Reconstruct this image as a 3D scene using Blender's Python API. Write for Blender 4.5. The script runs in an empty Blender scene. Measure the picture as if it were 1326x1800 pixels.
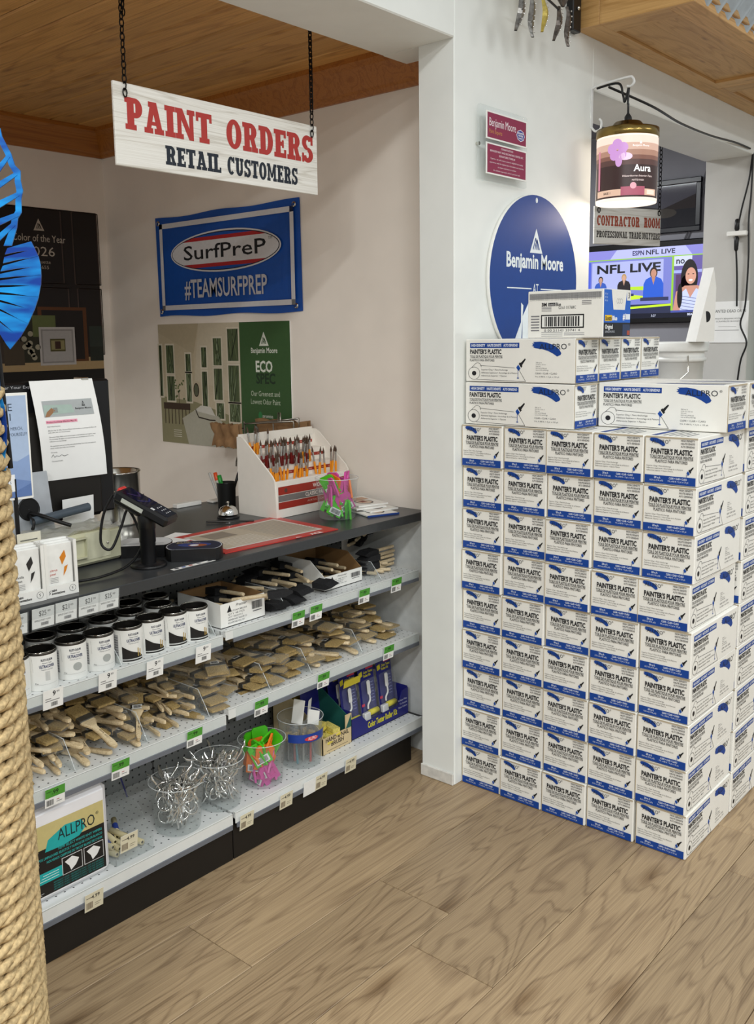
import bpy, math, random
from mathutils import Vector, Matrix
RND = random.Random(11)
scene = bpy.context.scene
COL = scene.collection
PI = math.pi
# ------------------------------------------------------------------ camera
cam = bpy.data.cameras.new('camera'); camo = bpy.data.objects.new('camera', cam); COL.objects.link(camo)
_y, _p, _r = math.radians(-40.8), math.radians(8.5), math.radians(-0.77)
_f = Vector((math.sin(_y)*math.cos(_p), math.cos(_y)*math.cos(_p), -math.sin(_p)))
_rt = Vector((math.cos(_y), -math.sin(_y), 0)); _up = _rt.cross(_f)
_rt, _up = _rt*math.cos(_r)+_up*math.sin(_r), _up*math.cos(_r)-_rt*math.sin(_r)
cmx = Matrix.Identity(4)
for i in range(3):
    cmx[i][0] = _rt[i]; cmx[i][1] = _up[i]; cmx[i][2] = -_f[i]
cmx[2][3] = 1.6
camo.matrix_world = cmx
cam.sensor_fit = 'HORIZONTAL'; cam.sensor_width = 36.0; cam.lens = 36.0*1641/1326
cam.shift_x = (663-655)/1326; cam.shift_y = (837-900)/1326
cam.clip_start = 0.05; cam.clip_end = 60
scene.camera = camo
# ------------------------------------------------------------------ world, lights, exposure
w = bpy.data.worlds.new('world'); scene.world = w; w.use_nodes = True
w.node_tree.nodes['Background'].inputs[0].default_value = (0.97, 1.0, 0.98, 1)
w.node_tree.nodes['Background'].inputs[1].default_value = 0.5
def area(name, loc, sx, sy, power, col=(.975, 1, .995), rot=(0, 0, 0)):
    l = bpy.data.lights.new(name, 'AREA'); l.shape = 'RECTANGLE'; l.size = sx; l.size_y = sy
    l.energy = power; l.color = col
    o = bpy.data.objects.new(name, l); COL.objects.link(o); o.location = loc; o.rotation_euler = rot
    return o
for lx_, ly_ in ((.2, .3), (.0, -2.2), (1.9, -3.6), (1.9, -.9), (1.9, 1.9), (1.9, 4.6), (3.8, -2.2), (3.8, .6)):
    area('hall_ceiling_light', (lx_, ly_, 3.7), 0.3, 1.2, 92 if ly_ < -2 else 44)
area('contractor_room_light', (-3.4, 4.4, 2.9), 0.6, 0.6, 48, (.95, .98, 1))
vs = scene.view_settings
scene.display_settings.display_device = 'sRGB'
vs.view_transform = 'Standard'; vs.look = 'None'; vs.gamma = 1; vs.exposure = 0.0; vs.use_curve_mapping = False

# ------------------------------------------------------------------ materials
_mc = {}
def srgb(c):
    if isinstance(c, str):
        c = [int(c[i:i+2], 16)/255 for i in (0, 2, 4)]
    return tuple(x/12.92 if x <= .04045 else ((x+.055)/1.055)**2.4 for x in c)
def nt(name):
    m = bpy.data.materials.new(name); m.use_nodes = True
    n = m.node_tree.nodes; return m, n, m.node_tree.links, n['Principled BSDF']
def mat(name, c='808080', rough=.5, metal=0., var=.06, scale=30., bump=0., spec=.4, coat=0.):
    """plain procedural material: colour with slight noise variation and optional fine bump"""
    if name in _mc: return _mc[name]
    m, n, l, b = nt(name); c = srgb(c)
    tc = n.new('ShaderNodeTexCoord'); no = n.new('ShaderNodeTexNoise'); no.inputs['Scale'].default_value = scale
    l.new(tc.outputs['Object'], no.inputs['Vector'])
    r = n.new('ShaderNodeValToRGB'); l.new(no.outputs['Fac'], r.inputs[0])
    r.color_ramp.elements[0].position = .3; r.color_ramp.elements[1].position = .7
    r.color_ramp.elements[0].color = (*[x*(1-var) for x in c], 1); r.color_ramp.elements[1].color = (*[min(1, x*(1+var)) for x in c], 1)
    l.new(r.outputs[0], b.inputs['Base Color'])
    b.inputs['Roughness'].default_value = rough; b.inputs['Metallic'].default_value = metal
    b.inputs['Specular IOR Level'].default_value = spec; b.inputs['Coat Weight'].default_value = coat
    if bump:
        bp = n.new('ShaderNodeBump'); bp.inputs['Strength'].default_value = bump; bp.inputs['Distance'].default_value = .003
        l.new(no.outputs['Fac'], bp.inputs['Height']); l.new(bp.outputs[0], b.inputs['Normal'])
    _mc[name] = m; return m
def ink(c, rough=.55):
    k = 'ink_'+c+('' if rough == .55 else str(rough))
    return mat(k, c, rough, var=.03, scale=60)
def glow(c, s):
    k = 'glow_%s_%g' % (c, s)
    if k in _mc: return _mc[k]
    m, n, l, b = nt(k); b.inputs['Base Color'].default_value = (*[x*.3 for x in srgb(c)], 1)
    b.inputs['Emission Color'].default_value = (*srgb(c), 1); b.inputs['Emission Strength'].default_value = s
    b.inputs['Roughness'].default_value = .35
    _mc[k] = m; return m
def clear(name, c='ffffff', a=.14, rough=.05):
    if name in _mc: return _mc[name]
    m, n, l, b = nt(name); out = n['Material Output']
    t = n.new('ShaderNodeBsdfTransparent'); t.inputs[0].default_value = (*srgb(c), 1)
    b.inputs['Base Color'].default_value = (*srgb('e8ecec'), 1); b.inputs['Roughness'].default_value = rough
    lw = n.new('ShaderNodeLayerWeight'); lw.inputs[0].default_value = .25
    mp = n.new('ShaderNodeMapRange'); mp.inputs['To Min'].default_value = a; mp.inputs['To Max'].default_value = min(.9, a*1.4+.22)
    l.new(lw.outputs['Facing'], mp.inputs['Value'])
    mx = n.new('ShaderNodeMixShader'); l.new(mp.outputs[0], mx.inputs[0]); l.new(t.outputs[0], mx.inputs[1]); l.new(b.outputs[0], mx.inputs[2])
    l.new(mx.outputs[0], out.inputs[0]); _mc[name] = m; return m
def wood(name, dark, light, sc=(1, 1, 1), rough=.5, ring=6., detail=1., knots=0., rand=True, bump=.15, fine=1., mixf=.55):
    """grained timber: noise stretched along local Y, ring bands, optional knots"""
    if name in _mc: return _mc[name]
    m, n, l, b = nt(name); d, c = srgb(dark), srgb(light)
    tc = n.new('ShaderNodeTexCoord'); mp = n.new('ShaderNodeMapping'); mp.inputs['Scale'].default_value = sc
    vec = tc.outputs['Object']
    if rand:
        oi = n.new('ShaderNodeObjectInfo'); ad = n.new('ShaderNodeVectorMath'); ad.operation = 'MULTIPLY_ADD'
        cx = n.new('ShaderNodeCombineXYZ')
        for k in range(3): l.new(oi.outputs['Random'], cx.inputs[k])
        l.new(cx.outputs[0], ad.inputs[0]); ad.inputs[1].default_value = (17.3, 9.1, 5.7); l.new(vec, ad.inputs[2]); vec = ad.outputs[0]
    l.new(vec, mp.inputs['Vector'])
    n1 = n.new('ShaderNodeTexNoise'); n1.inputs['Scale'].default_value = 1.2; n1.inputs['Detail'].default_value = 3; n1.inputs['Distortion'].default_value = .6
    l.new(mp.outputs[0], n1.inputs['Vector'])
    mm = n.new('ShaderNodeMath'); mm.operation = 'MULTIPLY'; mm.inputs[1].default_value = ring*2.2; l.new(n1.outputs['Fac'], mm.inputs[0])
    fr = n.new('ShaderNodeMath'); fr.operation = 'PINGPONG'; fr.inputs[1].default_value = .5; l.new(mm.outputs[0], fr.inputs[0])
    m2 = n.new('ShaderNodeMapping'); m2.inputs['Scale'].default_value = (sc[0]*9*fine, sc[1]*1.2*fine**.5, sc[2]*9*fine); l.new(vec, m2.inputs['Vector'])
    n2 = n.new('ShaderNodeTexNoise'); n2.inputs['Scale'].default_value = 3.2; n2.inputs['Detail'].default_value = 5; l.new(m2.outputs[0], n2.inputs['Vector'])
    mx = n.new('ShaderNodeMix'); mx.data_type = 'FLOAT'; mx.inputs[0].default_value = mixf; mr = n.new('ShaderNodeMapRange'); mr.inputs['From Max'].default_value = .22; mr.inputs['To Min'].default_value = .18; mr.inputs['To Max'].default_value = .62; l.new(fr.outputs[0], mr.inputs['Value']); l.new(mr.outputs[0], mx.inputs[2]); l.new(n2.outputs['Fac'], mx.inputs[3])
    r = n.new('ShaderNodeValToRGB'); l.new(mx.outputs[0], r.inputs[0])
    r.color_ramp.elements[0].position = .22; r.color_ramp.elements[0].color = (*d, 1)
    r.color_ramp.elements[1].position = .64; r.color_ramp.elements[1].color = (*c, 1)
    src = r.outputs[0]
    if knots:
        vo = n.new('ShaderNodeTexVoronoi'); vo.voronoi_dimensions = '2D'; vo.inputs['Scale'].default_value = knots
        m3 = n.new('ShaderNodeMapping'); m3.inputs['Scale'].default_value = (sc[0]*.5, sc[1]*1.0, sc[2]*.5); l.new(vec, m3.inputs['Vector']); l.new(m3.outputs[0], vo.inputs['Vector'])
        rk = n.new('ShaderNodeValToRGB'); l.new(vo.outputs['Distance'], rk.inputs[0])
        rk.color_ramp.elements[0].position = .0; rk.color_ramp.elements[0].color = (.52, .45, .38, 1)
        rk.color_ramp.elements[1].position = .07; rk.color_ramp.elements[1].color = (1, 1, 1, 1)
        mk = n.new('ShaderNodeMix'); mk.data_type = 'RGBA'; mk.blend_type = 'MULTIPLY'; mk.inputs[0].default_value = 1
        l.new(src, mk.inputs[6]); l.new(rk.outputs[0], mk.inputs[7]); src = mk.outputs[2]
    if rand:
        hs = n.new('ShaderNodeHueSaturation'); ml = n.new('ShaderNodeMapRange'); ml.inputs['To Min'].default_value = .88; ml.inputs['To Max'].default_value = 1.12
        l.new(oi.outputs['Random'], ml.inputs['Value']); l.new(ml.outputs[0], hs.inputs['Value']); l.new(src, hs.inputs['Color']); src = hs.outputs[0]
    l.new(src, b.inputs['Base Color']); b.inputs['Roughness'].default_value = rough
    bp = n.new('ShaderNodeBump'); bp.inputs['Strength'].default_value = bump; bp.inputs['Distance'].default_value = .002
    l.new(n2.outputs['Fac'], bp.inputs['Height']); l.new(bp.outputs[0], b.inputs['Normal'])
    _mc[name] = m; return m
def perforated(name, base, hole, pitch, rad, ax=(1, 0), rough=.45):
    """painted steel with rows of small holes; ax picks the two object axes of the sheet"""
    if name in _mc: return _mc[name]
    m, n, l, b = nt(name); tc = n.new('ShaderNodeTexCoord'); sp = n.new('ShaderNodeSeparateXYZ'); l.new(tc.outputs['Object'], sp.inputs[0])
    def fold(o):
        a = n.new('ShaderNodeMath'); a.operation = 'PINGPONG'; a.inputs[1].default_value = pitch/2; l.new(o, a.inputs[0]); return a.outputs[0]
    cb = n.new('ShaderNodeCombineXYZ'); l.new(fold(sp.outputs[ax[0]]), cb.inputs[0]); l.new(fold(sp.outputs[ax[1]]), cb.inputs[1])
    ln = n.new('ShaderNodeVectorMath'); ln.operation = 'LENGTH'; l.new(cb.outputs[0], ln.inputs[0])
    cp = n.new('ShaderNodeMath'); cp.operation = 'LESS_THAN'; cp.inputs[1].default_value = rad; l.new(ln.outputs['Value'], cp.inputs[0])
    mx = n.new('ShaderNodeMix'); mx.data_type = 'RGBA'; l.new(cp.outputs[0], mx.inputs[0])
    mx.inputs[6].default_value = (*srgb(base), 1); mx.inputs[7].default_value = (*srgb(hole), 1)
    l.new(mx.outputs[2], b.inputs['Base Color']); b.inputs['Roughness'].default_value = rough
    _mc[name] = m; return m

# ------------------------------------------------------------------ mesh builders
class MB:
    def __init__(s): s.v = []; s.f = []; s.m = []; s.s = []; s.mats = []; s.M = None
    def mi(s, m):
        if m not in s.mats: s.mats.append(m)
        return s.mats.index(m)
    def add(s, vs, fs, m, smooth=False):
        b = len(s.v); k = s.mi(m)
        s.v += [tuple(s.M @ Vector(p)) for p in vs] if s.M else [tuple(p) for p in vs]
        for f in fs: s.f.append([b+i for i in f]); s.m.append(k); s.s.append(smooth)
        return s
    def box(s, a, b, m, bev=0.):
        (x0, y0, z0), (x1, y1, z1) = [min(p, q) for p, q in zip(a, b)], [max(p, q) for p, q in zip(a, b)]
        if not bev:
            vs = [(x, y, z) for z in (z0, z1) for y in (y0, y1) for x in (x0, x1)]
            return s.add(vs, [(0, 2, 3, 1), (4, 5, 7, 6), (0, 1, 5, 4), (2, 6, 7, 3), (0, 4, 6, 2), (1, 3, 7, 5)], m)
        e = min(bev, (x1-x0)/2.01, (y1-y0)/2.01, (z1-z0)/2.01)
        vs = []; ix = {}
        for cz in (0, 1):
            for cy in (0, 1):
                for cx in (0, 1):
                    X, Y, Z = (x0, x1)[cx], (y0, y1)[cy], (z0, z1)[cz]; dx, dy, dz = (e, -e)[cx], (e, -e)[cy], (e, -e)[cz]
                    for ax, p in enumerate(((X, Y+dy, Z+dz), (X+dx, Y, Z+dz), (X+dx, Y+dy, Z))): ix[cx, cy, cz, ax] = len(vs); vs.append(p)
        g = lambda *k: ix[k]
        fs = [(g(0,0,0,0),g(0,0,1,0),g(0,1,1,0),g(0,1,0,0)), (g(1,0,0,0),g(1,1,0,0),g(1,1,1,0),g(1,0,1,0)),
              (g(0,0,0,1),g(1,0,0,1),g(1,0,1,1),g(0,0,1,1)), (g(0,1,0,1),g(0,1,1,1),g(1,1,1,1),g(1,1,0,1)),
              (g(0,0,0,2),g(0,1,0,2),g(1,1,0,2),g(1,0,0,2)), (g(0,0,1,2),g(1,0,1,2),g(1,1,1,2),g(0,1,1,2))]
        for a0 in (0, 1):
            for b0 in (0, 1):
                fs += [(g(a0,b0,0,0),g(a0,b0,1,0),g(a0,b0,1,1),g(a0,b0,0,1)), (g(a0,0,b0,0),g(a0,1,b0,0),g(a0,1,b0,2),g(a0,0,b0,2)),
                       (g(0,a0,b0,1),g(1,a0,b0,1),g(1,a0,b0,2),g(0,a0,b0,2))]
        for k in [(i, j, q) for i in (0, 1) for j in (0, 1) for q in (0, 1)]: fs.append((g(*k,0), g(*k,1), g(*k,2)))
        return s.add(vs, fs, m)
    def lathe(s, prof, m, n=24, c=(0, 0, 0), smooth=True, cap0=False, cap1=False, a0=0., a1=2*PI):
        full = abs(a1-a0-2*PI) < 1e-6; k = n if full else n+1
        vs = [(c[0]+r*math.cos(a0+(a1-a0)*i/n), c[1]+r*math.sin(a0+(a1-a0)*i/n), c[2]+z) for r, z in prof for i in range(k)]
        fs = []
        for j in range(len(prof)-1):
            for i in range(n):
                i2 = (i+1) % k
                fs.append((j*k+i, j*k+i2, (j+1)*k+i2, (j+1)*k+i))
        s.add(vs, fs, m, smooth)
        if cap0: s.add(vs[:k], [tuple(reversed(range(k)))], m)
        if cap1: s.add(vs[-k:], [tuple(range(k))], m)
        return s
    def tube(s, pts, r, m, n=8, closed=False, smooth=True):
        P = [Vector(p) for p in pts]; L = len(P); vs = []
        rr = r if isinstance(r, (list, tuple)) else [r]*L
        t0 = None; up = None
        for i in range(L):
            t = (P[(i+1) % L]-P[i-1]) if closed else (P[min(i+1, L-1)]-P[max(i-1, 0)])
            t.normalize()
            if up is None: up = t.orthogonal().normalized()
            else:
                up = up-t*up.dot(t)
                up = up.normalized() if up.length > 1e-6 else t.orthogonal().normalized()
            sd = t.cross(up)
            for k in range(n):
                a = 2*PI*k/n; vs.append(P[i]+(up*math.cos(a)+sd*math.sin(a))*rr[i])
        fs = [(i*n+k, i*n+(k+1) % n, ((i+1) % L)*n+(k+1) % n, ((i+1) % L)*n+k) for i in range(L if closed else L-1) for k in range(n)]
        s.add(vs, fs, m, smooth)
        if not closed: s.add(vs[:n], [tuple(reversed(range(n)))], m); s.add(vs[-n:], [tuple(range(n))], m)
        return s
    def prism(s, poly, z0, z1, m, smooth=False):
        n = len(poly); ar = sum(poly[i][0]*poly[(i+1) % n][1]-poly[(i+1) % n][0]*poly[i][1] for i in range(n))
        if ar < 0: poly = poly[::-1]
        vs = [(x, y, z0) for x, y in poly]+[(x, y, z1) for x, y in poly]
        fs = [tuple(reversed(range(n))), tuple(range(n, 2*n))]+[(i, (i+1) % n, n+(i+1) % n, n+i) for i in range(n)]
        return s.add(vs, fs, m, smooth)
    def ball(s, c, r, m, n=12, sz=1.):
        pr = [(max(1e-4, r*math.sin(PI*i/8)), -r*sz*math.cos(PI*i/8)) for i in range(9)]
        return s.lathe(pr, m, n, c)
    def mesh(s, name):
        me = bpy.data.meshes.new(name); me.from_pydata(s.v, [], s.f); me.update()
        for m in s.mats: me.materials.append(m)
        me.polygons.foreach_set('material_index', s.m); me.polygons.foreach_set('use_smooth', s.s); me.update()
        return me
    def build(s, name, parent=None, loc=None, rot=None, mtx=None):
        return put(name, s.mesh(name), parent, loc, rot, mtx)
def put(name, me, parent=None, loc=None, rot=None, mtx=None):
    o = bpy.data.objects.new(name, me); COL.objects.link(o); o.parent = parent
    if mtx is not None: o.matrix_local = mtx
    if loc is not None: o.location = loc
    if rot is not None: o.rotation_euler = rot
    return o
def tag(o, label, cat, group=None):
    o['label'] = label; o['category'] = cat
    if group: o['group'] = group
    return o
def thing(name, label, cat, loc=(0, 0, 0), rot=(0, 0, 0), group=None):
    return tag(put(name, None, None, loc, rot), label, cat, group)
def struct(o): o['kind'] = 'structure'; return o
def copy_tree(o, parent=None):
    c = o.copy(); COL.objects.link(c); c.parent = parent
    for ch in o.children: copy_tree(ch, c)
    return c
def FR(o, u, v):
    u, v = Vector(u).normalized(), Vector(v).normalized(); n = u.cross(v); M = Matrix.Identity(4)
    for i in range(3): M[i][0] = u[i]; M[i][1] = v[i]; M[i][2] = n[i]; M[i][3] = o[i]
    return M
ORD = ['first', 'second', 'third', 'fourth', 'fifth', 'sixth', 'seventh', 'eighth', 'ninth', 'tenth', 'eleventh', 'twelfth', 'thirteenth', 'fourteenth', 'fifteenth', 'sixteenth', 'seventeenth', 'eighteenth', 'nineteenth', 'twentieth']
ORD += ['twenty-'+x for x in ORD[:9]]+['thirtieth']+['thirty-'+x for x in ORD[:9]]

# ------------------------------------------------------------------ flat print (lettering, logos, pictures)
_tc = {}
def text_mesh(t, off=0., sh=0.):
    k = (t, off, sh)
    if k not in _tc:
        c = bpy.data.curves.new('t', 'FONT'); c.body = t; c.resolution_u = 2; c.offset = off; c.shear = sh
        o = bpy.data.objects.new('t', c); me = bpy.data.meshes.new_from_object(o)
        vs = [(v.co.x, v.co.y) for v in me.vertices]; fs = [tuple(p.vertices) for p in me.polygons]
        bpy.data.objects.remove(o); bpy.data.curves.remove(c); bpy.data.meshes.remove(me)
        x0 = min(v[0] for v in vs); x1 = max(v[0] for v in vs)
        _tc[k] = ([(x-x0, y) for x, y in vs], fs, x1-x0)
    return _tc[k]
CAP = max(v[1] for v in text_mesh('H')[0])
def clipx(pts, x, sg):
    out = []
    for p, q in zip(pts, pts[1:]+pts[:1]):
        a_, b_ = (p[0]-x)*sg >= -1e-9, (q[0]-x)*sg >= -1e-9
        if a_: out.append(p)
        if a_ != b_: t = (x-p[0])/(q[0]-p[0]); out.append((x, p[1]+t*(q[1]-p[1])))
    return out
class Art:
    """flat print built from coloured shapes; (u, v) in metres, lay = ink layer"""
    E = .00025
    def __init__(s, wrap=None): s.b = MB(); s.w = wrap
    def _add(s, pts, fs, col, lay):
        m = col if not isinstance(col, str) else ink(col); z = lay*s.E
        if s.w:
            r, a0 = s.w; vs = [((r+z)*math.cos(a0+u/r), (r+z)*math.sin(a0+u/r), v) for u, v in pts]
        else: vs = [(u, v, z) for u, v in pts]
        s.b.add(vs, fs, m)
    def rect(s, x0, y0, x1, y1, col, lay=1):
        n = max(1, int(abs(x1-x0)/.006)) if s.w else 1
        pts = [(x0+(x1-x0)*i/n, y) for y in (y0, y1) for i in range(n+1)]
        s._add(pts, [(i, i+1, n+2+i, n+1+i) for i in range(n)], col, lay); return s
    def poly(s, pts, col, lay=1):
        if s.w and max(p[0] for p in pts)-min(p[0] for p in pts) > .007:
            x0, x1 = min(p[0] for p in pts), max(p[0] for p in pts); k = int((x1-x0)/.005)+1
            for i in range(k):
                q = clipx(clipx(pts, x0+(x1-x0)*i/k, 1), x0+(x1-x0)*(i+1)/k, -1)
                if len(q) > 2: s.poly(q, col, lay)
            return s
        n = len(pts); ar = sum(pts[i][0]*pts[(i+1) % n][1]-pts[(i+1) % n][0]*pts[i][1] for i in range(n))
        s._add(pts if ar > 0 else pts[::-1], [tuple(range(n))], col, lay); return s
    def ell(s, cx, cy, rx, ry, col, lay=1, n=24, a0=0., a1=2*PI):
        return s.poly([(cx+rx*math.cos(a0+(a1-a0)*i/n), cy+ry*math.sin(a0+(a1-a0)*i/n)) for i in range(n if a1-a0 > 6.28 else n+1)], col, lay)
    def ring(s, cx, cy, rx, ry, t, col, lay=1, n=28, a0=0., a1=2*PI):
        pts = []; 
        for i in range(n+1):
            a = a0+(a1-a0)*i/n; c_, s_ = math.cos(a), math.sin(a)
            pts += [(cx+rx*c_, cy+ry*s_), (cx+(rx-t)*c_, cy+(ry-t)*s_)]
        s._add(pts, [(2*i, 2*i+2, 2*i+3, 2*i+1) for i in range(n)], col, lay); return s
    def line(s, p, q, t, col, lay=1):
        d = Vector((q[0]-p[0], q[1]-p[1])); 
        if d.length < 1e-9: return s
        d.normalize(); nx, ny = -d.y*t/2, d.x*t/2
        return s.poly([(p[0]-nx, p[1]-ny), (q[0]-nx, q[1]-ny), (q[0]+nx, q[1]+ny), (p[0]+nx, p[1]+ny)], col, lay)
    def path(s, pts, t, col, lay=1):
        for a, b in zip(pts, pts[1:]): s.line(a, b, t, col, lay)
        return s
    def text(s, t, x, y, h, col, lay=1, w=None, al='L', bold=0., sh=0., rise=0.):
        vs, fs, W = text_mesh(t, bold, sh); k = h/CAP; kx = w/W if w else k
        dx = x-(0 if al == 'L' else (W*kx/2 if al == 'C' else W*kx))
        s._add([(dx+a*kx, y+b*k+rise*a*kx) for a, b in vs], fs, col, lay); return s
    def slab(s, t, x, y, h, w, col, lay=1):
        """heavy slab-serif capitals"""
        tot = sum(SLABW.get(c, .55)+.06 for c in t)-.06; k = w/tot; cx = x
        for c in t:
            if c != ' ':
                for q_, pl in enumerate(slab_glyph(c)): s._add([(cx+a*k, y+b*h) for a, b in pl[0]], pl[1], col, lay+.12*q_)
            cx += (SLABW.get(c, .55)+.06)*k
        return s
    def bars(s, x0, y0, x1, y1, col='222222', lay=1, seed=3):
        r = random.Random(seed); x = x0
        while x < x1:
            t = (x1-x0)*r.choice((.018, .03, .045)); s.rect(x, y0, min(x+t, x1), y1, col, lay); x += t+(x1-x0)*r.choice((.015, .03))
        return s
    def build(s, name, parent, M=None): return s.b.build(name, parent, mtx=M)
    def mesh(s, name): return s.b.mesh(name)
SLABW = dict(A=.86, C=.74, D=.8, E=.7, F=.68, I=.42, L=.68, M=1.05, N=.9, O=.8, P=.74, R=.82, S=.7, T=.76, U=.84, Y=.84, **{' ': .4})
def slab_glyph(c):
    W = SLABW[c]; t = .29; b = .17; o = []
    def R_(x0, y0, x1, y1): o.append(([(x0, y0), (x1, y0), (x1, y1), (x0, y1)], [(0, 1, 2, 3)]))
    def Q(*p):
        n = len(p); ar = sum(p[i][0]*p[(i+1) % n][1]-p[(i+1) % n][0]*p[i][1] for i in range(n))
        o.append((list(p) if ar > 0 else list(p)[::-1], [tuple(range(n))]))
    def arc(cx, cy, rx, ry, tx, ty, a0, a1, n=14):
        v = []
        for i in range(n+1):
            a = a0+(a1-a0)*i/n; v += [(cx+rx*math.cos(a), cy+ry*math.sin(a)), (cx+(rx-tx)*math.cos(a), cy+(ry-ty)*math.sin(a))]
        o.append((v, [(2*i, 2*i+2, 2*i+3, 2*i+1) for i in range(n)]))
    def foot(x, y, e=.09): R_(x-e, y, x+t+e, y+b)
    if c in 'PRDEFLI':
        x = .09; R_(x, 0, x+t, 1); foot(x, 0); foot(x, 1-b)
    if c == 'P': R_(x, 1-b, .45, 1); R_(x, .38, .45, .38+b); arc(.44, .69, W-.44, .31, t, b, -PI/2, PI/2)
    if c == 'R': R_(x, 1-b, .45, 1); R_(x, .42, .45, .42+b); arc(.44, .71, W-.5, .29, t, b, -PI/2, PI/2); Q((.38, .5), (.62, .5), (.74, b), (.5, b)); R_(.48, 0, W, b)
    if c == 'D': R_(x, 1-b, .4, 1); R_(x, 0, .4, b); arc(.4, .5, W-.4, .5, t, b, -PI/2, PI/2)
    if c in 'EF': R_(x, 1-b, W, 1); R_(W-.13, .72, W, 1); R_(x, .43, W-.14, .43+b*.9); R_(W-.24, .36, W-.13, .64)
    if c in 'EL': R_(x, 0, W, b); R_(W-.13, 0, W, .3)
    if c == 'T': R_(0, 1-b, W, 1); R_(0, .7, .12, 1); R_(W-.12, .7, W, 1); R_(W/2-t/2, 0, W/2+t/2, 1); R_(W/2-t/2-.1, 0, W/2+t/2+.1, b)
    if c == 'A': Q((.1, b), (.3, b), (.52, .96), (.38, 1), (.3, 1)); Q((.32, 1), (.56, 1), (W-.08, b), (W-.32, b)); R_(.26, .26, .62, .38); R_(0, 0, .38, b); R_(W-.42, 0, W, b); R_(.2, 1-b, .5, 1)
    if c == 'N': R_(.08, 0, .27, 1); R_(W-.26, 0, W-.07, 1); Q((.06, 1), (.33, 1), (W-.07, 0), (W-.28, 0)); R_(0, 0, .36, b); R_(0, 1-b, .3, 1); R_(W-.36, 1-b, W, 1)
    if c == 'M': R_(.09, 0, .27, 1); R_(W-.31, 0, W-.09, 1); Q((.1, 1), (.32, 1), (W/2+.08, .2), (W/2-.08, .2)); Q((W-.1, 1), (W-.32, 1), (W/2-.08, .2), (W/2+.08, .2)); R_(0, 0, .36, b); R_(W-.4, 0, W, b); R_(0, 1-b, .3, 1); R_(W-.3, 1-b, W, 1)
    if c == 'O': arc(W/2, .5, W/2, .51, t, b, 0, 2*PI, 26)
    if c == 'C': arc(W/2, .5, W/2, .51, t, b, .2*PI, 1.75*PI, 24); R_(W-.16, .66, W-.02, 1)
    if c == 'U': R_(.08, .3, .08+t, 1); R_(W-.3, .3, W-.08, 1); arc(W/2, .32, W/2-.08, .33, t, b, PI, 2*PI); R_(0, 1-b, .4, 1); R_(W-.38, 1-b, W, 1)
    if c == 'S': arc(W/2, .73, W/2-.02, .28, t*.9, b, .12*PI, 1.5*PI); arc(W/2, .28, W/2-.01, .29, t*.9, b, -.95*PI, .5*PI); R_(W-.15, .66, W-.02, 1); R_(.01, 0, .14, .34)
    if c == 'Y': R_(W/2-t/2, 0, W/2+t/2, .5); Q((.06, 1), (.32, 1), (W/2+t/2, .45), (W/2-t/2, .45)); Q((W-.06, 1), (W-.3, 1), (W/2-t/2, .45), (W/2+t/2, .45)); R_(0, 1-b, .4, 1); R_(W-.36, 1-b, W, 1); R_(W/2-t/2-.1, 0, W/2+t/2+.1, b)
    return o
def bm_logo(a, cx, y, h, col, bg, lay=1):
    w_ = h*.5
    a.poly([(cx-w_, y), (cx+w_, y), (cx, y+h)], col, lay)
    for p, q in (((-.5, .14), (-.1, .62)), ((-.1, .62), (.03, .4)), ((.03, .4), (.12, .56)), ((.12, .56), (.5, .14)), ((-.22, .14), (-.06, .4)), ((-.06, .4), (.1, .14)), ((.12, .5), (.3, .14))):
        a.line((cx+p[0]*w_, y+p[1]*h), (cx+q[0]*w_, y+q[1]*h), h*.055, bg, lay+1)
def swoosh(a, x, y, w_, h, col, lay=1):
    P = [(0, .72), (.06, .78), (.01, .86), (.1, .9), (.04, .98), (.3, 1), (.52, .93), (.75, .76), (.92, .5), (1, .22), (.97, .1), (.86, 0), (.72, .2), (.55, .38), (.35, .5), (.12, .56), (.05, .62), (.09, .66)]
    a.poly([(x+p*w_, y+q*h) for p, q in P], col, lay)
def brush_icon(a, x, y, s, lay=1):
    T = lambda p: (x+(p[0]*.5-p[1]*-.62)*s*.8, y+(-p[0]*.78+p[1]*.78)*s*.8)
    a.poly([T(p) for p in ((-.05, 1), (.05, 1), (.1, .55), (-.1, .55))], '15161a', lay)
    a.poly([T(p) for p in ((-.17, .55), (.17, .55), (.17, .4), (-.17, .4))], '15161a', lay)
    a.poly([T(p) for p in ((-.17, .34), (.17, .34), (.15, .1), (-.15, .1))], '0b4aa2', lay)

# ================================================================== THE ROOM
WALL = mat('wall_paint', 'eceeea', .6, var=.02, scale=9, bump=.05)
WALLIN = mat('alcove_paint', 'f4ebe0', .6, var=.025, scale=7, bump=.05)
WALLGREY = mat('grey_paint', '9b9ba3', .6, var=.03, scale=6, bump=.04)
FLOORW = wood('oak_laminate', '6c563f', 'ad9574', (4, .6, 4), .4, 8, knots=1.1, bump=.1, fine=3.2, mixf=.62)
CEILW = wood('pine_ceiling', 'a06c30', 'dba65e', (6, .8, 6), .45, 2.5, knots=1.6, bump=.06, fine=1.5, mixf=.6)
CROWN = wood('stained_moulding', '8c5018', 'b06f2c', (9, .5, 9), .4, 4, rand=False, bump=.05)
PINE = wood('canopy_pine', 'a87a3e', 'd0a468', (7, .8, 7), .45, 4, knots=2.2, bump=.06)
BLACK = mat('black_plastic', '121214', .35); MATTE = mat('matte_black', '17130f', .55)
STEEL = mat('polished_steel', 'c9c6bd', .16, 1., var=.1, scale=20); CHROME = mat('chrome', 'e4e4e2', .08, 1.)
WHITEC = mat('white_card', 'f0efea', .55, var=.015); PAPER = mat('paper', 'f4f4f2', .6, var=.01)
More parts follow.
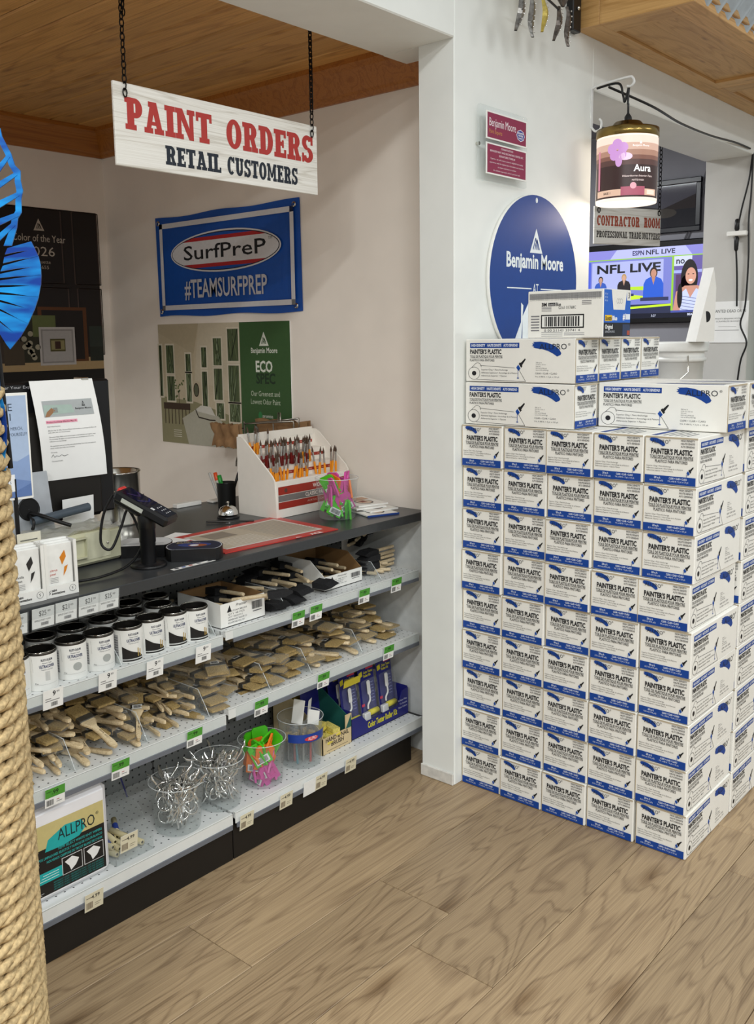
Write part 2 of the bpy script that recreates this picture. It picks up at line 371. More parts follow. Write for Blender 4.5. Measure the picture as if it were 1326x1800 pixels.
ACRYL = clear('clear_acrylic', 'fbfcfc', .035); TUBM = clear('tub_plastic', 'f6f8f8', .06, .06); FILM = clear('sleeve_film', 'ffffff', .03, .12)

fl = struct(MB().box((-5.6, -1.6, -.12), (3.2, 6.3, -.004), mat('floor_joint', '5c4733', .8)).build('floor'))
joints = {-1.94: 1.445, -1.42: 1.775, -.9: 2.655, -1.68: .55, -1.16: .1, -.64: 1.2, -2.2: 2.2, -.38: .6, -.12: 2.0}
_pm = {}
for i in range(14):
    x0 = -2.46+.26*i; j = joints.get(round(x0, 2), RND.uniform(0, 1.2)) % 1.4
    ys = [j+1.4*k for k in range(-1, 5)]
    for a in ys:
        b = min(a+1.4, 6.2); a = max(a, -.4)
        if b-a < .05: continue
        key = round(b-a, 3)
        if key not in _pm: _pm[key] = MB().box((.0009, .0009, -.01), (.2591, b-a-.0009, 0), FLOORW, .0014).mesh('floor_plank')
        put('floor_plank', _pm[key], fl, (x0, a, 0))

struct(MB().box((-1.996, 2.57, 0), (-1.848, 3.5, 3.9), WALL, .004).build('wall_pier'))
struct(MB().box((-2.143, -1.6, 2.541), (-1.848, 2.57, 3.9), WALL, .004).box((-2.143, 2.57, 2.541), (-1.996, 2.75, 3.9), WALL).build('wall_header'))
struct(MB().box((-2.13, 3.5, 2.548), (-1.848, 5.36, 3.9), WALL, .004).build('wall_lintel'))
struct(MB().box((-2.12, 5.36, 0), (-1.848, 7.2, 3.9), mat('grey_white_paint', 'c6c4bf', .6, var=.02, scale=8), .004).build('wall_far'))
struct(MB().box((-4.1, 2.75, 0), (-1.996, 2.86, 2.95), WALLIN).build('wall_right'))
struct(MB().box((-4.2, -1.6, 0), (-4.1, 2.86, 2.95), WALLIN).build('wall_back'))
struct(MB().box((-5.6, 6.2, 0), (-1.9, 6.3, 3.2), WALLGREY).build('wall_rear'))
struct(MB().box((-5.7, 2.86, 0), (-5.6, 6.3, 3.2), WALLGREY).build('wall_left'))
struct(MB().box((-5.6, 2.86, 2.95), (-2.13, 6.2, 3.0), mat('room_ceiling', '9a999e', .8)).build('ceiling_rear'))
ce = struct(MB().box((-4.1, -1.6, 2.612), (-2.143, 2.75, 2.66), mat('ceiling_gap', '2b1a0c', .8)).build('ceiling'))
cm = MB().box((-.0665, 0, 0), (.0665, 1.957, .012), CEILW, .006).mesh('ceiling_plank')
for i in range(30):
    put('ceiling_plank', cm, ce, (-2.143, -1.45+.1385*i+.07, 2.6), (0, 0, PI/2))
prof = [(0, 2.478), (.012, 2.478), (.018, 2.492), (.03, 2.5), (.042, 2.52), (.07, 2.566), (.082, 2.576), (.09, 2.582), (.09, 2.6), (0, 2.6)]
b = MB(); b.M = Matrix(((1, 0, 0, -4.1), (0, 0, 1, 0), (0, 1, 0, 0), (0, 0, 0, 1))); b.prism(prof, -1.6, 2.75, CROWN); struct(b.build('trim_1'))
b = MB(); b.M = Matrix(((0, 0, 1, 0), (-1, 0, 0, 2.75), (0, 1, 0, 0), (0, 0, 0, 1))); b.prism(prof, -4.1, -1.996, CROWN); struct(b.build('trim_2'))
# scuffed base strip on the pier
struct(MB().box((-1.997, 2.562, 0), (-1.85, 2.57, .045), mat('scuffed_base', 'd9d6cf', .7, var=.12, scale=40), .003).build('baseboard_pier'))

# ------------------------------------------------------------------ pine canopy over the far opening
cz = 2.738
can = thing('wood_canopy', 'knotty pine canopy box with corrugated metal top above the room opening', 'canopy', (-1.848, 3.371, cz))
def board(n, a, b, rot=None, m=PINE):
    c = [(p+q)/2 for p, q in zip(a, b)]; h = [abs(q-p)/2 for p, q in zip(a, b)]
    if h[0] > h[1]: mb = MB().box((-h[1], -h[0], -h[2]), (h[1], h[0], h[2]), m, .002); return mb.build(n, can, c, (0, 0, PI/2))
    if h[2] > h[1]: mb = MB().box((-h[0], -h[2], -h[1]), (h[0], h[2], h[1]), m, .002); return mb.build(n, can, c, (PI/2, 0, 0))
    return MB().box([-x for x in h], h, m, .002).build(n, can, c)
for k in range(2):
    y = 1.23*k
    board('rail', (0, y, 0), (.1, y+1.228, .03)); board('rail', (.36, y, 0), (.46, y+1.228, .03))
    board('cross_rail', (.1, y, 0), (.36, y+.11, .03)); board('cross_rail', (.1, y+1.12, 0), (.36, y+1.228, .03))
    board('panel', (.1, y+.11, .012), (.36, y+1.12, .028))
board('end_stile', (0, -.022, -.001), (.1, -.001, .5)); board('end_panel', (.1, -.022, -.001), (.46, -.001, .5))
board('front_fascia', (.46, -.022, .03), (.475, 2.46, .2))
b = MB(); N = 150
vs = []
for i in range(N+1):
    y = -.03+2.5*i/N; d = .012*math.sin(i*PI/3)
    vs += [(.445+d, y, .004), (.78+d*.6, y, .42+d)]
b.add(vs, [(2*i, 2*i+2, 2*i+3, 2*i+1) for i in range(N)], mat('galvanised_sheet', 'c3cacf', .35, .8, var=.08), True)
b.build('corrugated_sheet', can)
MB().box((0, -.09, -.02), (.03, -.03, .4), BLACK, .003).ball((.034, -.06, .06), .008, STEEL).build('steel_bracket', can)

# ------------------------------------------------------------------ hanging sign PAINT ORDERS
SIGNW = wood('whitewashed_board', 'c2bbae', 'f1efe9', (9, .9, 16), .55, 3, rand=False, bump=.05)
def chain(b, x, y, z0, z1, m, r=.0019, lk=.023, w_=.0065):
    n = int((z1-z0)/(lk*.78))
    for i in range(n):
        zc = z0+(i+.5)*lk*.78; pts = []
        for k in range(10):
            a = 2*PI*k/10; p, q = w_*math.cos(a), (lk/2)*math.sin(a)
            pts.append((x+(p if i % 2 else 0), y+(0 if i % 2 else p), zc+q))
        b.tube(pts, r, m, 5, True)
def signboard(name, label, o, ang, w_, h, m):
    t = thing(name, label, 'sign', o, (0, 0, ang))
    MB().box((-.009, 0, 0), (0, w_, h), m, .0015).build('board', t)
    return t
CH = mat('dark_chain', '1b1918', .45, .7)
s = signboard('hanging_sign', 'whitewashed sign reading PAINT ORDERS RETAIL CUSTOMERS hung on two chains', (-2.25, 1.556, 2.073), 0, .79, .221, SIGNW)
a = Art(); a.slab('PAINT', .034, .1, .085, .305, 'b03530', 1); a.slab('ORDERS', .395, .1, .085, .375, 'b03530', 1)
a.slab('RETAIL', .165, .022, .053, .205, '1c2430', 1); a.slab('CUSTOMERS', .395, .022, .053, .3, '1c2430', 1)
a.build('lettering', s, FR((.0002, 0, 0), (0, 1, 0), (0, 0, 1)))
for y in (.035, .763):
    b = MB(); chain(b, .004, y, .185, .54, CH); b.build('chain', s)
    b = MB(); chain(b, -.012, y+.017, .4 if y < .5 else .27, .54, CH); b.build('chain', s)

# ------------------------------------------------------------------ contractor room
s = signboard('hanging_sign', 'weathered sign reading CONTRACTOR ROOM PROFESSIONAL TRADE ONLY PLEASE', (-2.64, 5.05, 2.115), -math.atan2(.198, .461), .502, .213, SIGNW)
a = Art(); a.slab('CONTRACTOR', .02, .105, .058, .318, 'a5482f', 1); a.slab('ROOM', .372, .105, .058, .125, 'a5482f', 1)
a.slab('PROFESSIONAL', .018, .038, .038, .23, '3b3631', 1); a.slab('TRADE', .26, .038, .038, .092, '3b3631', 1); a.slab('ONLY', .358, .038, .038, .068, '3b3631', 1); a.slab('PLEASE', .43, .038, .038, .068, '3b3631', 1)
a.build('lettering', s, FR((.0002, 0, 0), (0, 1, 0), (0, 0, 1)))
for y in (.03, .485):
    b = MB(); chain(b, .004, y, .18, .82, CH, .0025, .032, .009); b.build('chain', s)

tv = thing('television', 'flat television on the grey wall showing a sports talk show', 'television', (-3.29, 6.2, 1.665))
TW, TH = 1.0, .545
MB().box((0, -.055, 0), (TW, -.01, TH), mat('tv_bezel', '0c0c10', .25), .006).build('bezel', tv)
MB().box((.35, -.012, .15), (.65, 0, .4), BLACK).build('wall_mount', tv)
g = lambda c, s_=1.0: glow(c, s_)
a = Art(); SX, SY, SW, SH = .012, .035, TW-.024, TH-.075
def sx(f): return SX+SW*f
def sy(f): return SY+SH*f
def srect(x0, y0, x1, y1, c, lay=1, s_=.9): a.rect(sx(x0), sy(y0), sx(x1), sy(y1), g(c, s_), lay)
srect(0, 0, 1, 1, '4a56a8'); srect(0, .87, 1, 1, '8f8de0', 2); a.poly([(sx(.2), sy(.87)), (sx(.8), sy(.87)), (sx(.75), sy(1)), (sx(.25), sy(1))], g('b9bdf2'), 3)
a.text('NFL LIVE', sx(.47), sy(.905), .03, g('141033', .5), 4, w=SW*.21, bold=.02); a.text('ESPN', sx(.37), sy(.905), .03, g('3a3170', .5), 4, w=SW*.085, bold=.03)
srect(0, .855, 1, .87, '9ad23a', 3)
srect(.0, .2, .66, .855, '7f86d6', 2); srect(.06, .42, .6, .83, 'b6bdf0', 3); srect(.02, .3, .05, .84, '4f63d8', 3)
a.text('NFL LIVE', sx(.1), sy(.67), .055, g('1a1a2a', .4), 4, w=SW*.48, bold=.03)
srect(.0, 0.06, .66, .2, '2a3050', 3); a.poly([(sx(0), sy(.1)), (sx(.66), sy(.17)), (sx(.66), sy(.2)), (sx(0), sy(.13))], g('c9f22a'), 4)
a.poly([(sx(.3), sy(.36)), (sx(.55), sy(.3)), (sx(.3), sy(.26))], g('c7e83a'), 4); a.poly([(sx(.33), sy(.46)), (sx(.55), sy(.46)), (sx(.48), sy(.4)), (sx(.33), sy(.42))], g('b9e02f'), 4)
for (px, pz, k, suit, hair, skin) in ((.13, .46, .8, '3b62c8', '1a1416', 'd0a08a'), (.31, .47, .85, '241c22', 'd8b070', 'e0b096'), (.53, .46, 1.25, '2a63e0', '3a2a20', 'd59a80')):
    a.poly([(sx(px-.06*k), sy(pz-.16*k)), (sx(px+.06*k), sy(pz-.16*k)), (sx(px+.058*k), sy(pz+.02*k)), (sx(px+.045*k), sy(pz+.075*k)), (sx(px+.014*k), sy(pz+.105*k)), (sx(px-.014*k), sy(pz+.105*k)), (sx(px-.045*k), sy(pz+.075*k)), (sx(px-.058*k), sy(pz+.02*k))], g(suit, .8), 5)
    a.poly([(sx(px-.012*k), sy(pz+.1*k)), (sx(px+.012*k), sy(pz+.1*k)), (sx(px), sy(pz+.01*k))], g(skin, .7), 6)
    a.rect(sx(px-.075*k), sy(pz-.17*k), sx(px+.09*k), sy(pz-.13*k), g('39406e', .6), 7)
    a.ell(sx(px), sy(pz+.15*k), .022*k, .03*k, g(hair, .6), 5, 14); a.ell(sx(px), sy(pz+.14*k), .016*k, .023*k, g(skin, .8), 6, 14)
srect(.66, .1, 1, .855, '6b5ea8', 2); srect(.66, .1, .675, .855, '9ad23a', 4); srect(.675, .72, .8, .855, 'd8e0ff', 4); a.text('no', sx(.69), sy(.75), .04, g('20242e', .4), 5, bold=.02)
srect(.675, .62, 1, .66, 'aab4f4', 3); srect(.69, .2, .75, .6, '5a3a6a', 3); srect(.9, .2, .98, .6, '3d56c8', 3); a.poly([(sx(.88), sy(.7)), (sx(.94), sy(.7)), (sx(.95), sy(.8)), (sx(.87), sy(.8))], g('b0503a', .8), 4)
# presenter on the right of the screen: dark hair, striped sleeveless top
a.ell(sx(0.785), sy(.55), .058, .12, g('1b1218', .5), 5); a.ell(sx(0.755), sy(.35), .035, .11, g('1b1218', .5), 5)
a.poly([(sx(0.675), sy(.1)), (sx(0.695), sy(.36)), (sx(0.755), sy(.44)), (sx(0.845), sy(.44)), (sx(0.905), sy(.36)), (sx(0.925), sy(.1))], g('d79a86', .85), 6)
a.poly([(sx(0.725), sy(.1)), (sx(0.73), sy(.34)), (sx(0.765), sy(.4)), (sx(0.795), sy(.27)), (sx(0.835), sy(.4)), (sx(0.885), sy(.34)), (sx(0.885), sy(.1))], g('c9d2f6'), 7)
for k in range(5): a.line((sx(0.73), sy(.3-.045*k)), (sx(0.885), sy(.24-.045*k)), .003, g('3a4a90', .5), 8)
a.ell(sx(0.795), sy(.575), .036, .054, g('e0a48e', .9), 7); a.ell(sx(0.722), sy(.3), .018, .08, g('1b1218', .5), 8); a.ell(sx(0.795), sy(.515), .014, .007, g('ffffff', .9), 8)
for dx in (-.02, .02): a.ell(sx(0.795)+dx*.8, sy(.6), .0065, .0035, g('1c1214', .4), 8)
srect(0, 0, 1, .07, '0e1430', 5, .5); a.text('3:27', sx(.52), sy(.02), .014, g('dfe6ff'), 6); a.text('BEAR OR BUST', sx(.78), sy(.028), .014, g('dfe6ff'), 6, bold=.02)
a.text('NFL LIVE', sx(.88), sy(1.015), .016, g('eef0ff'), 6, bold=.02)
a.build('screen', tv, FR((0, -.0556, 0), (1, 0, 0), (0, 0, 1)))

pf = thing('picture_frame', 'dark framed landscape picture hanging above the television', 'picture', (-3.13, 6.2, 2.26))
PW, PH = .665, .345; FRM = mat('frame_black', '14161f', .3)
for p, q in (((0, -.03, 0), (PW, -.004, .035)), ((0, -.03, PH-.035), (PW, -.004, PH)), ((0, -.03, .035), (.035, -.004, PH-.035)), ((PW-.035, -.03, .035), (PW, -.004, PH-.035))): MB().box(p, q, FRM, .004).build('frame_bar', pf)
a = Art(); a.rect(.035, .035, PW-.035, PH-.035, ink('5d5c66', .06), 0); a.rect(.035, .035, PW-.035, .15, ink('33343a', .06), 1)
a.poly([(.035, .15), (.2, .2), (.4, .16), (.63, .24), (.63, .15)], ink('413c3d', .06), 2); a.ell(.42, .13, .08, .03, ink('54504c', .06), 3)
a.build('picture', pf, FR((0, -.02, 0), (1, 0, 0), (0, 0, 1)))
for k, (dx, dz) in enumerate(((0, 0), (.02, .004))):
    tag(MB().tube([(-2.42+dx, 6.19, 2.75), (-2.5+dx, 6.19, 2.4), (-2.58+dx, 6.19, 2.2)], .004, ink('6e6e74')).build('wall_cable'), ('thin grey cable nearer the picture slanting behind the television', 'thin grey cable nearer the post slanting behind the television')[k], 'cable')
tag(MB().tube([(-2.9, 4.0, 2.9), (-2.7, 4.8, 2.87), (-2.6, 5.4, 2.9), (-2.3, 6.0, 2.89)], .009, ink('8f8f94')).tube([(-3.2, 4.4, 2.92), (-2.6, 5.2, 2.91), (-2.3, 5.9, 2.9)], .007, ink('a5a5aa')).build('ceiling_conduit'), 'pale conduit running along the grey ceiling behind the lintel', 'conduit')

lg = struct(MB().box((-2.2, 3.52, 0), (-1.9, 5.34, 1.2), mat('ledge_paint', 'b9bcbf', .6)).build('wall_ledge'))
bk = thing('bucket', 'white plastic pail with lid and wire handle behind the stacked cartons', 'bucket', (-2.03, 4.84, 1.2))
PAIL = mat('white_pail', 'e8e8e4', .4, var=.02)
MB().lathe([(.125, 0), (.135, .25), (.147, .25), (.147, .27), (.137, .272), (.138, .30), (.15, .3), (.15, .318), (.139, .32)], PAIL, 32, cap0=True).build('pail_body', bk)
MB().lathe([(.156, .305), (.158, .345), (.15, .352), (.145, .346), (.01, .346)], PAIL, 32).build('lid', bk)
MB().tube([(.1, -.1, .28), (.13, -.16, .2), (.06, -.2, .12), (-.06, -.16, .14), (-.13, -.08, .26)], .003, STEEL, 6).build('wire_handle', bk)
a = Art((.139, 0)); a.rect(-.03, .1, .03, .14, 'd8d8d4', 1); a.text('CAUTION', -.025, .115, .008, '555555', 2, w=.05); a.build('label', bk, Matrix.Rotation(-.9, 4, 'Z'))
mf = thing('magazine_file', 'white cardboard magazine file standing on the pail lid', 'file', (-1.875, 4.76, 1.552), (0, 0, math.radians(-35)))
b = MB(); b.M = FR((0, 0, 0), (0, 1, 0), (0, 0, 1))
b.prism([(-.058, 0), (.048, 0), (.048, .27), (.03, .37)], -.045, .045, WHITEC); b.build('file_body', mf)
a = Art(); a.ell(.0, .125, .022, .028, '17171a', 1, 16, -1.6, 1.9); a.build('thumb_hole', mf, FR((.0452, 0, 0), (0, 1, 0), (0, 0, 1)))
nt_ = thing('notice', 'white paper notice reading WANTED DEAD taped to the post', 'notice', (-2.06, 5.358, 1.54))
MB().box((0, -.002, 0), (.215, 0, .23), PAPER).build('sheet', nt_)
a = Art(); a.text('WANTED DEAD OR IN', .01, .168, .016, '3a3a3a', 1, w=.19); a.text('MIGHTY BENJAMIN MOORE', .03, .13, .008, '777777', 1, w=.15); a.text('SCRAMBLED BUCKETS', .035, .115, .008, '777777', 1, w=.14)
a.rect(.05, .088, .15, .09, '999999'); a.rect(.03, .068, .165, .071, '888888'); a.build('print', nt_, FR((0, -.0022, 0), (1, 0, 0), (0, 0, 1)))
a = None
# cords and plugs on the far post
CORD = mat('black_cord', '121213', .4)
def cord(label, pts, r=.005, m=CORD, n=8): return tag(MB().tube(smooth(pts), r, m, n).build('cord'), label, 'cord')
def smooth(p, k=6):
    P = [Vector(x) for x in p]; out = []
    for i in range(len(P)-1):
        p0, p1, p2, p3 = P[max(i-1, 0)], P[i], P[i+1], P[min(i+2, len(P)-1)]
        for j in range(k):
            t = j/k; out.append(.5*((2*p1)+(p2-p0)*t+(2*p0-5*p1+4*p2-p3)*t*t+(3*p1-p0-3*p2+p3)*t**3))
    return out+[P[-1]]
cord('black lamp cord sagging across the lintel from bracket to far post', [(-1.79, 3.52, 2.553), (-1.70, 3.72, 2.50), (-1.74, 4.1, 2.50), (-1.80, 4.6, 2.53), (-1.83, 5.0, 2.56), (-1.84, 5.25, 2.565)], .005)
c1 = cord('black cord dropping from the lintel corner into the white plug', [(-1.855, 5.34, 2.565), (-1.868, 5.335, 2.42), (-1.9, 5.34, 2.28), (-1.918, 5.345, 2.19)])
pl = thing('power_adapter', 'white power tap with black plugs fixed on the post', 'plug', (-1.92, 5.35, 2.13))
MB().box((-.05, -.04, -.008), (.06, 0, .018), WHITEC, .004).build('white_tap', pl)
MB().lathe([(.007, .018), (.014, .03), (.012, .08), (.005, .085)], BLACK, 10, (0, -.02, 0)).build('upper_plug', pl)
MB().lathe([(.005, -.09), (.011, -.08), (.014, -.02), (.008, -.008)], BLACK, 10, (0, -.02, 0)).build('lower_plug', pl)
cord('black cord hanging below the white plug down the post', [(-1.92, 5.33, 2.05), (-1.912, 5.34, 1.9), (-1.908, 5.345, 1.74)])
cord('black cord looping along the right edge of the post', [(-1.852, 5.335, 2.56), (-1.853, 5.335, 2.35), (-1.86, 5.335, 2.2), (-1.852, 5.335, 2.0), (-1.858, 5.335, 1.75), (-1.88, 5.335, 1.64), (-1.842, 5.335, 1.54), (-1.87, 5.335, 1.44), (-1.885, 5.335, 1.3)])
bn = thing('beach_banner', 'sea green curved display panel standing right of the post', 'panel', (-1.7, 5.55, 0))
MB().lathe([(.1, 0), (.09, .8), (.085, 1.55), (.06, 1.9)], mat('seagreen_print', '6fb5ac', .4, var=.2, scale=4), 24, cap1=True).build('green_column', bn)
MB().box((-.02, .1, 0), (.02, .5, 2.7), mat('yellowgreen_print', 'b9c48a', .4, var=.35, scale=3), .004).build('printed_panel', bn)
MB().box((.03, .11, 0), (.09, .5, 1.92), mat('speckled_stone', 'a39d93', .8, var=.55, scale=160), .01).build('speckled_block', bn)

# ================================================================== ON THE WALLS
# painted metal fish tails hanging on the pier
def fishtail(label, y, z, m, lean=0., k=1., single=False):
    t = thing('fish_sculpture', label, 'sculpture', (-1.72, y, z))
    for sgn in ((-1,) if single else (-1, 1)):
        b = MB(); pts = []
        for i in range(9):
            f = i/8; pts.append((sgn*(.012+.035*f+.012*math.sin(f*3))*k+lean*f, -.125*f*k))
        vs = []; 
        for i, (u, v) in enumerate(pts):
            f = i/8; wd = (.008+.013*math.sin(PI*min(1, f*1.02)))*k
            for a_, d in ((-1, 0), (0, .006), (1, 0), (0, -.006)): vs.append((d*(1 if 1 else 0)+.01*math.sin(f*5+sgn), u+a_*wd, v))
        fs = [(4*i+j, 4*i+(j+1) % 4, 4*i+4+(j+1) % 4, 4*i+4+j) for i in range(8) for j in range(4)]
        b.add(vs, fs, m, False)
        for i in range(1, 8): b.ball((.012+.01*math.sin(i/8*5+sgn), pts[i][0], pts[i][1]), .003*k, CHROME, 6)
        b.build('tail_lobe', t)
    MB().lathe([(.006, 0), (.03*k, .04), (.04*k, .12), (.05*k, .3)], m, 12).build('fish_body', t)
    return t
FSH = mat('hammered_silver', '8d8a86', .3, .85, var=.4, scale=60, bump=.4)
fishtail('silver metal fish tail with spread lobes, left of the three', 2.79, 2.70, FSH)
fishtail('slim yellow beaded fish tail between the two silver ones', 2.92, 2.72, mat('yellow_enamel', 'c9b45a', .35, .3, var=.25, scale=70), .03, .9, True)
fishtail('dark silver fish tail beside the black bracket', 3.03, 2.715, mat('dark_silver', '6a625c', .35, .8, var=.4, scale=60, bump=.4), 0, .95)
tag(MB().tube([(-1.71, 2.9, 2.71), (-1.72, 3.0, 2.70)], .004, BLACK, 8).build('mounting_rod'), 'short black rod between the fish tails', 'rod')

# acrylic plaque
pq = thing('plaque', 'clear acrylic wall plaque holding two maroon dealer cards', 'plaque', (-1.848, 2.676, 2.113))
MB().box((.012, 0, 0), (.03, .293, .242), ACRYL, .004).build('acrylic_block', pq)
for y in (.02, .27):
    MB().lathe([(.006, 0), (.006, .012)], STEEL, 10).build('standoff', pq, (0, y, .12), (0, PI/2, 0))
for (n, z0, z1) in (('upper', .135, .225), ('lower', .022, .124)):
    MB().box((.031, .028, z0), (.034, .282, z1), WHITEC, .0006).build('card', pq)
    a = Art(); a.rect(.034, z0+.005, .276, z1-.005, '8c2a4b', 0)
    if n == 'upper':
        a.text('Benjamin Moore', .045, .178, .026, 'f1e6ea', 1, w=.165); a.text('Paint Experts', .045, .155, .013, 'c98d4e', 1, w=.078)
        a.ell(.24, .172, .027, .02, 'e8e4f0', 1, 8); a.ell(.24, .172, .024, .0175, '3a3b92', 2, 8); a.text('BENJAMIN', .222, .177, .005, 'ffffff', 3, w=.036, bold=.02); a.text('MOORE', .225, .168, .006, 'ffffff', 3, w=.03, bold=.02); a.text('PAINTS', .226, .16, .005, 'ffffff', 3, w=.028, bold=.02)
    else:
        for i, (t_, w_) in enumerate((('CONGRATULATIONS', .075), ('BRINGLER PAINT AND DECORATING CENTER INC.', .21), ('SIGNATURE STORE #1', .1), ('Together, we will create a uniquely delightful decorating', .205), ('experience, with the highest level of products and expertise,', .215), ('to inspire customers to achieve', .115), ('the ultimate expression of their personal style.', .17))):
            a.text(t_, .155, .108-.0122*i, .006 if i < 3 else .005, 'ecd9df', 1, w=w_, al='C', bold=.01 if i < 3 else 0, sh=0 if i < 3 else .35)
    a.build('print', pq, FR((.0342, 0, 0), (0, 1, 0), (0, 0, 1)))

# round blue sign
rs = thing('round_sign', 'round blue sign with white triangle logo mounted on the pier', 'sign', (-1.848, 3.06, 1.795))
BLU = '12408c'
b = MB(); b.M = Matrix.Rotation(PI/2, 4, 'Y'); b.lathe([(.3, 0), (.308, .003), (.308, .013), (.306, .016)], WHITEC, 64).lathe([(.306, .016), (.001, .016)], mat('blue_enamel', BLU, .5, var=.03), 64); b.build('disc', rs)
a = Art(); bm_logo(a, 0, .1, .088, 'eaf1f4', BLU, 1); a.text('Benjamin Moore', 0, .045, .05, 'eaf1f4', 1, w=.4, al='C', bold=.03)
a.text('AT', 0, -.045, .034, 'eaf1f4', 1, al='C', w=.04); a.rect(-.195, -.031, -.03, -.027, 'eaf1f4'); a.rect(.035, -.031, .19, -.027, 'eaf1f4')
a.poly([(-.16, -.24), (-.1, -.24), (-.085, -.09), (-.1, -.08), (-.1, -.15)], 'eaf1f4'); a.poly([(-.09, -.24), (-.045, -.24), (-.05, -.08), (-.09, -.13)], 'eaf1f4'); a.ring(.06, -.19, .1, .09, .035, 'eaf1f4', 1, 24, .3*PI, 1.7*PI)
a.build('print', rs, FR((.0162, 0, 0), (0, 1, 0), (0, 0, 1)))
a = Art(); a.ell(.0, .288, .008, .01, 'dfe6ea', 1, 10); a.build('hanging_hole', rs, FR((.0162, 0, 0), (0, 1, 0), (0, 0, 1)))

# pendant made of a paint can on a white bracket
br = thing('wall_bracket', 'white metal hook bracket at the corner of the pier', 'bracket', (-1.848, 3.49, 2.45))
WM = mat('white_enamel', 'e6e7e6', .35)
b = MB(); b.box((0, -.009, -.05), (.004, .009, .105), WM, .001); b.build('back_plate', br)
MB().tube(smooth([(.002, 0, .1), (.03, 0, .108), (.15, 0, .118), (.172, 0, .112), (.178, 0, .095), (.165, 0, .083), (.15, 0, .085)]), .005, WM, 8).build('arm', br)
MB().tube(smooth([(.003, 0, -.045), (.02, 0, -.062), (.042, 0, -.055), (.045, 0, -.03), (.036, 0, -.018)]), .0045, WM, 8).build('lower_hook', br)
MB().tube(smooth([(.02, .006, .1), (.11, .006, .103), (.13, .006, .06), (.138, .006, .03), (.148, .006, .06), (.155, .006, .085), (.152, .006, .04), (.152, .006, .02)]), .0045, CORD, 8).build('cord_loop', br)
lp = thing('pendant_lamp', 'glowing pendant lamp made from a paint can with brass lid', 'lamp', (-1.696, 3.5, 2.098))
BR = mat('aged_brass', '8d7643', .25, 1., var=.2, scale=14)
MB().lathe([(.004, .375), (.004, .34), (.014, .325), (.016, .31)], BLACK, 12).build('stem', lp)
MB().lathe([(.016, .312), (.05, .305), (.064, .288), (.118, .276), (.119, .246), (.116, .243)], BR, 36).build('brass_lid', lp)
MB().lathe([(.1145, .246), (.1155, .015), (.1145, 0), (.11, .003)], glow('fff0e0', 1.0), 40).build('can_shade', lp)
A0 = math.atan2(-3.5, 1.696)
a = Art((.1158, A0)); G = lambda c, s_: glow(c, s_)
a.rect(-.16, .012, .16, .236, G('5b3d3b', .2), 1); a.rect(-.16, .13, .16, .236, G('7d5650', .3), 2); a.rect(-.16, .15, .16, .236, G('a87464', .4), 3); a.rect(-.16, .165, .16, .236, G('cf9d86', .55), 4); a.rect(-.16, .185, .16, .236, G('ecc3ae', .7), 5); a.rect(-.16, .21, .16, .236, G('fbe2d2', .9), 6)
for i in range(5):
    an = 2*PI*i/5+.4; a.ell(-.035+.022*math.cos(an), .185+.022*math.sin(an), .019, .019, G('d79fe0', .8), 9, 14)
a.ell(-.005, .16, .025, .014, G('f6d6ee', .9), 9, 14); a.ell(-.03, .145, .013, .022, G('d9a5df', .8), 9, 14)
a.poly([(.045, .205), (.055, .205), (.05, .215)], G('ffffff', 1.1), 10); a.text('Benjamin Moore', .02, .195, .007, G('ffffff', 1.1), 10, w=.065)
a.text('Aura', .025, .105, .024, G('ffffff', 1.2), 10, bold=.015); a.text('Waterborne Interior Paint', -.015, .085, .007, G('ffe9e4', 1.), 10, w=.12, sh=.3); a.text('MATTE FINISH', .02, .07, .006, G('ffe9e4', 1.), 10, w=.045)
a.rect(-.13, .018, .13, .042, G('f0c9ae', .75), 9); a.rect(-.02, .018, .07, .05, G('c9687e', .6), 10); a.ell(.025, .053, .012, .012, G('f3b5c0', .8), 11, 14)
a.text('BASE 1', -.09, .026, .008, G('3a2a26', .2), 11, w=.03, bold=.02); a.rect(.08, .022, .12, .038, G('ffe6d4', .9), 11); a.rect(-.125, .045, -.113, .19, G('e08fa6', .7), 10)
a.build('can_label', lp)
l = bpy.data.lights.new('lamp_bulb', 'POINT'); l.energy = 2.0; l.color = (1, .82, .68); l.shadow_soft_size = .04
lo = put('bulb', l, lp, (0, 0, -.03))

# banner and posters in the alcove
YW = 2.75
bn = thing('banner', 'blue vinyl banner with oval logo pinned to the alcove wall', 'banner', (-3.68, YW, 1.706))
BW, BH = .945, .448
b = MB(); n = 24; vs = []; 
for j in range(2):
    for i in range(n+1):
        f = i/n; vs.append((BW*f-.008*math.sin(f*9)*(j-.5), -.008-.004*math.sin(f*11+j), (BH if j else 0)+.004*math.sin(f*13+2*j)))
vs2 = [(x, y+.0015, z) for x, y, z in vs]
b.add(vs, [(i, i+1, n+2+i, n+1+i) for i in range(n)], ink('1450a8', .45)); b.add(vs2, [(i+1, i, n+1+i, n+2+i) for i in range(n)], ink('1450a8', .45)); b.build('vinyl_sheet', bn)
a = Art(); W_ = 'd9d9dc'
for x0, y0, x1, y1 in ((.03, .028, .915, .05), (.03, .398, .915, .42), (.03, .028, .052, .42), (.893, .028, .915, .42)): a.rect(x0, y0, x1, y1, W_, 1)
a.ell(.475, .275, .365, .09, W_, 1, 48); a.ell(.475, .275, .357, .083, '151a2a', 2, 48); a.ell(.475, .275, .352, .079, '1450a8', 3, 48)
def ovs(y0, y1, c, lay):
    p = []
    for i in range(25): y = y0+(y1-y0)*i/24; p.append((.475+.352*math.sqrt(max(0, 1-(y/.079)**2)), .275+y))
    for i in range(25): y = y1+(y0-y1)*i/24; p.append((.475-.352*math.sqrt(max(0, 1-(y/.079)**2)), .275+y))
    a.poly(p, c, lay)
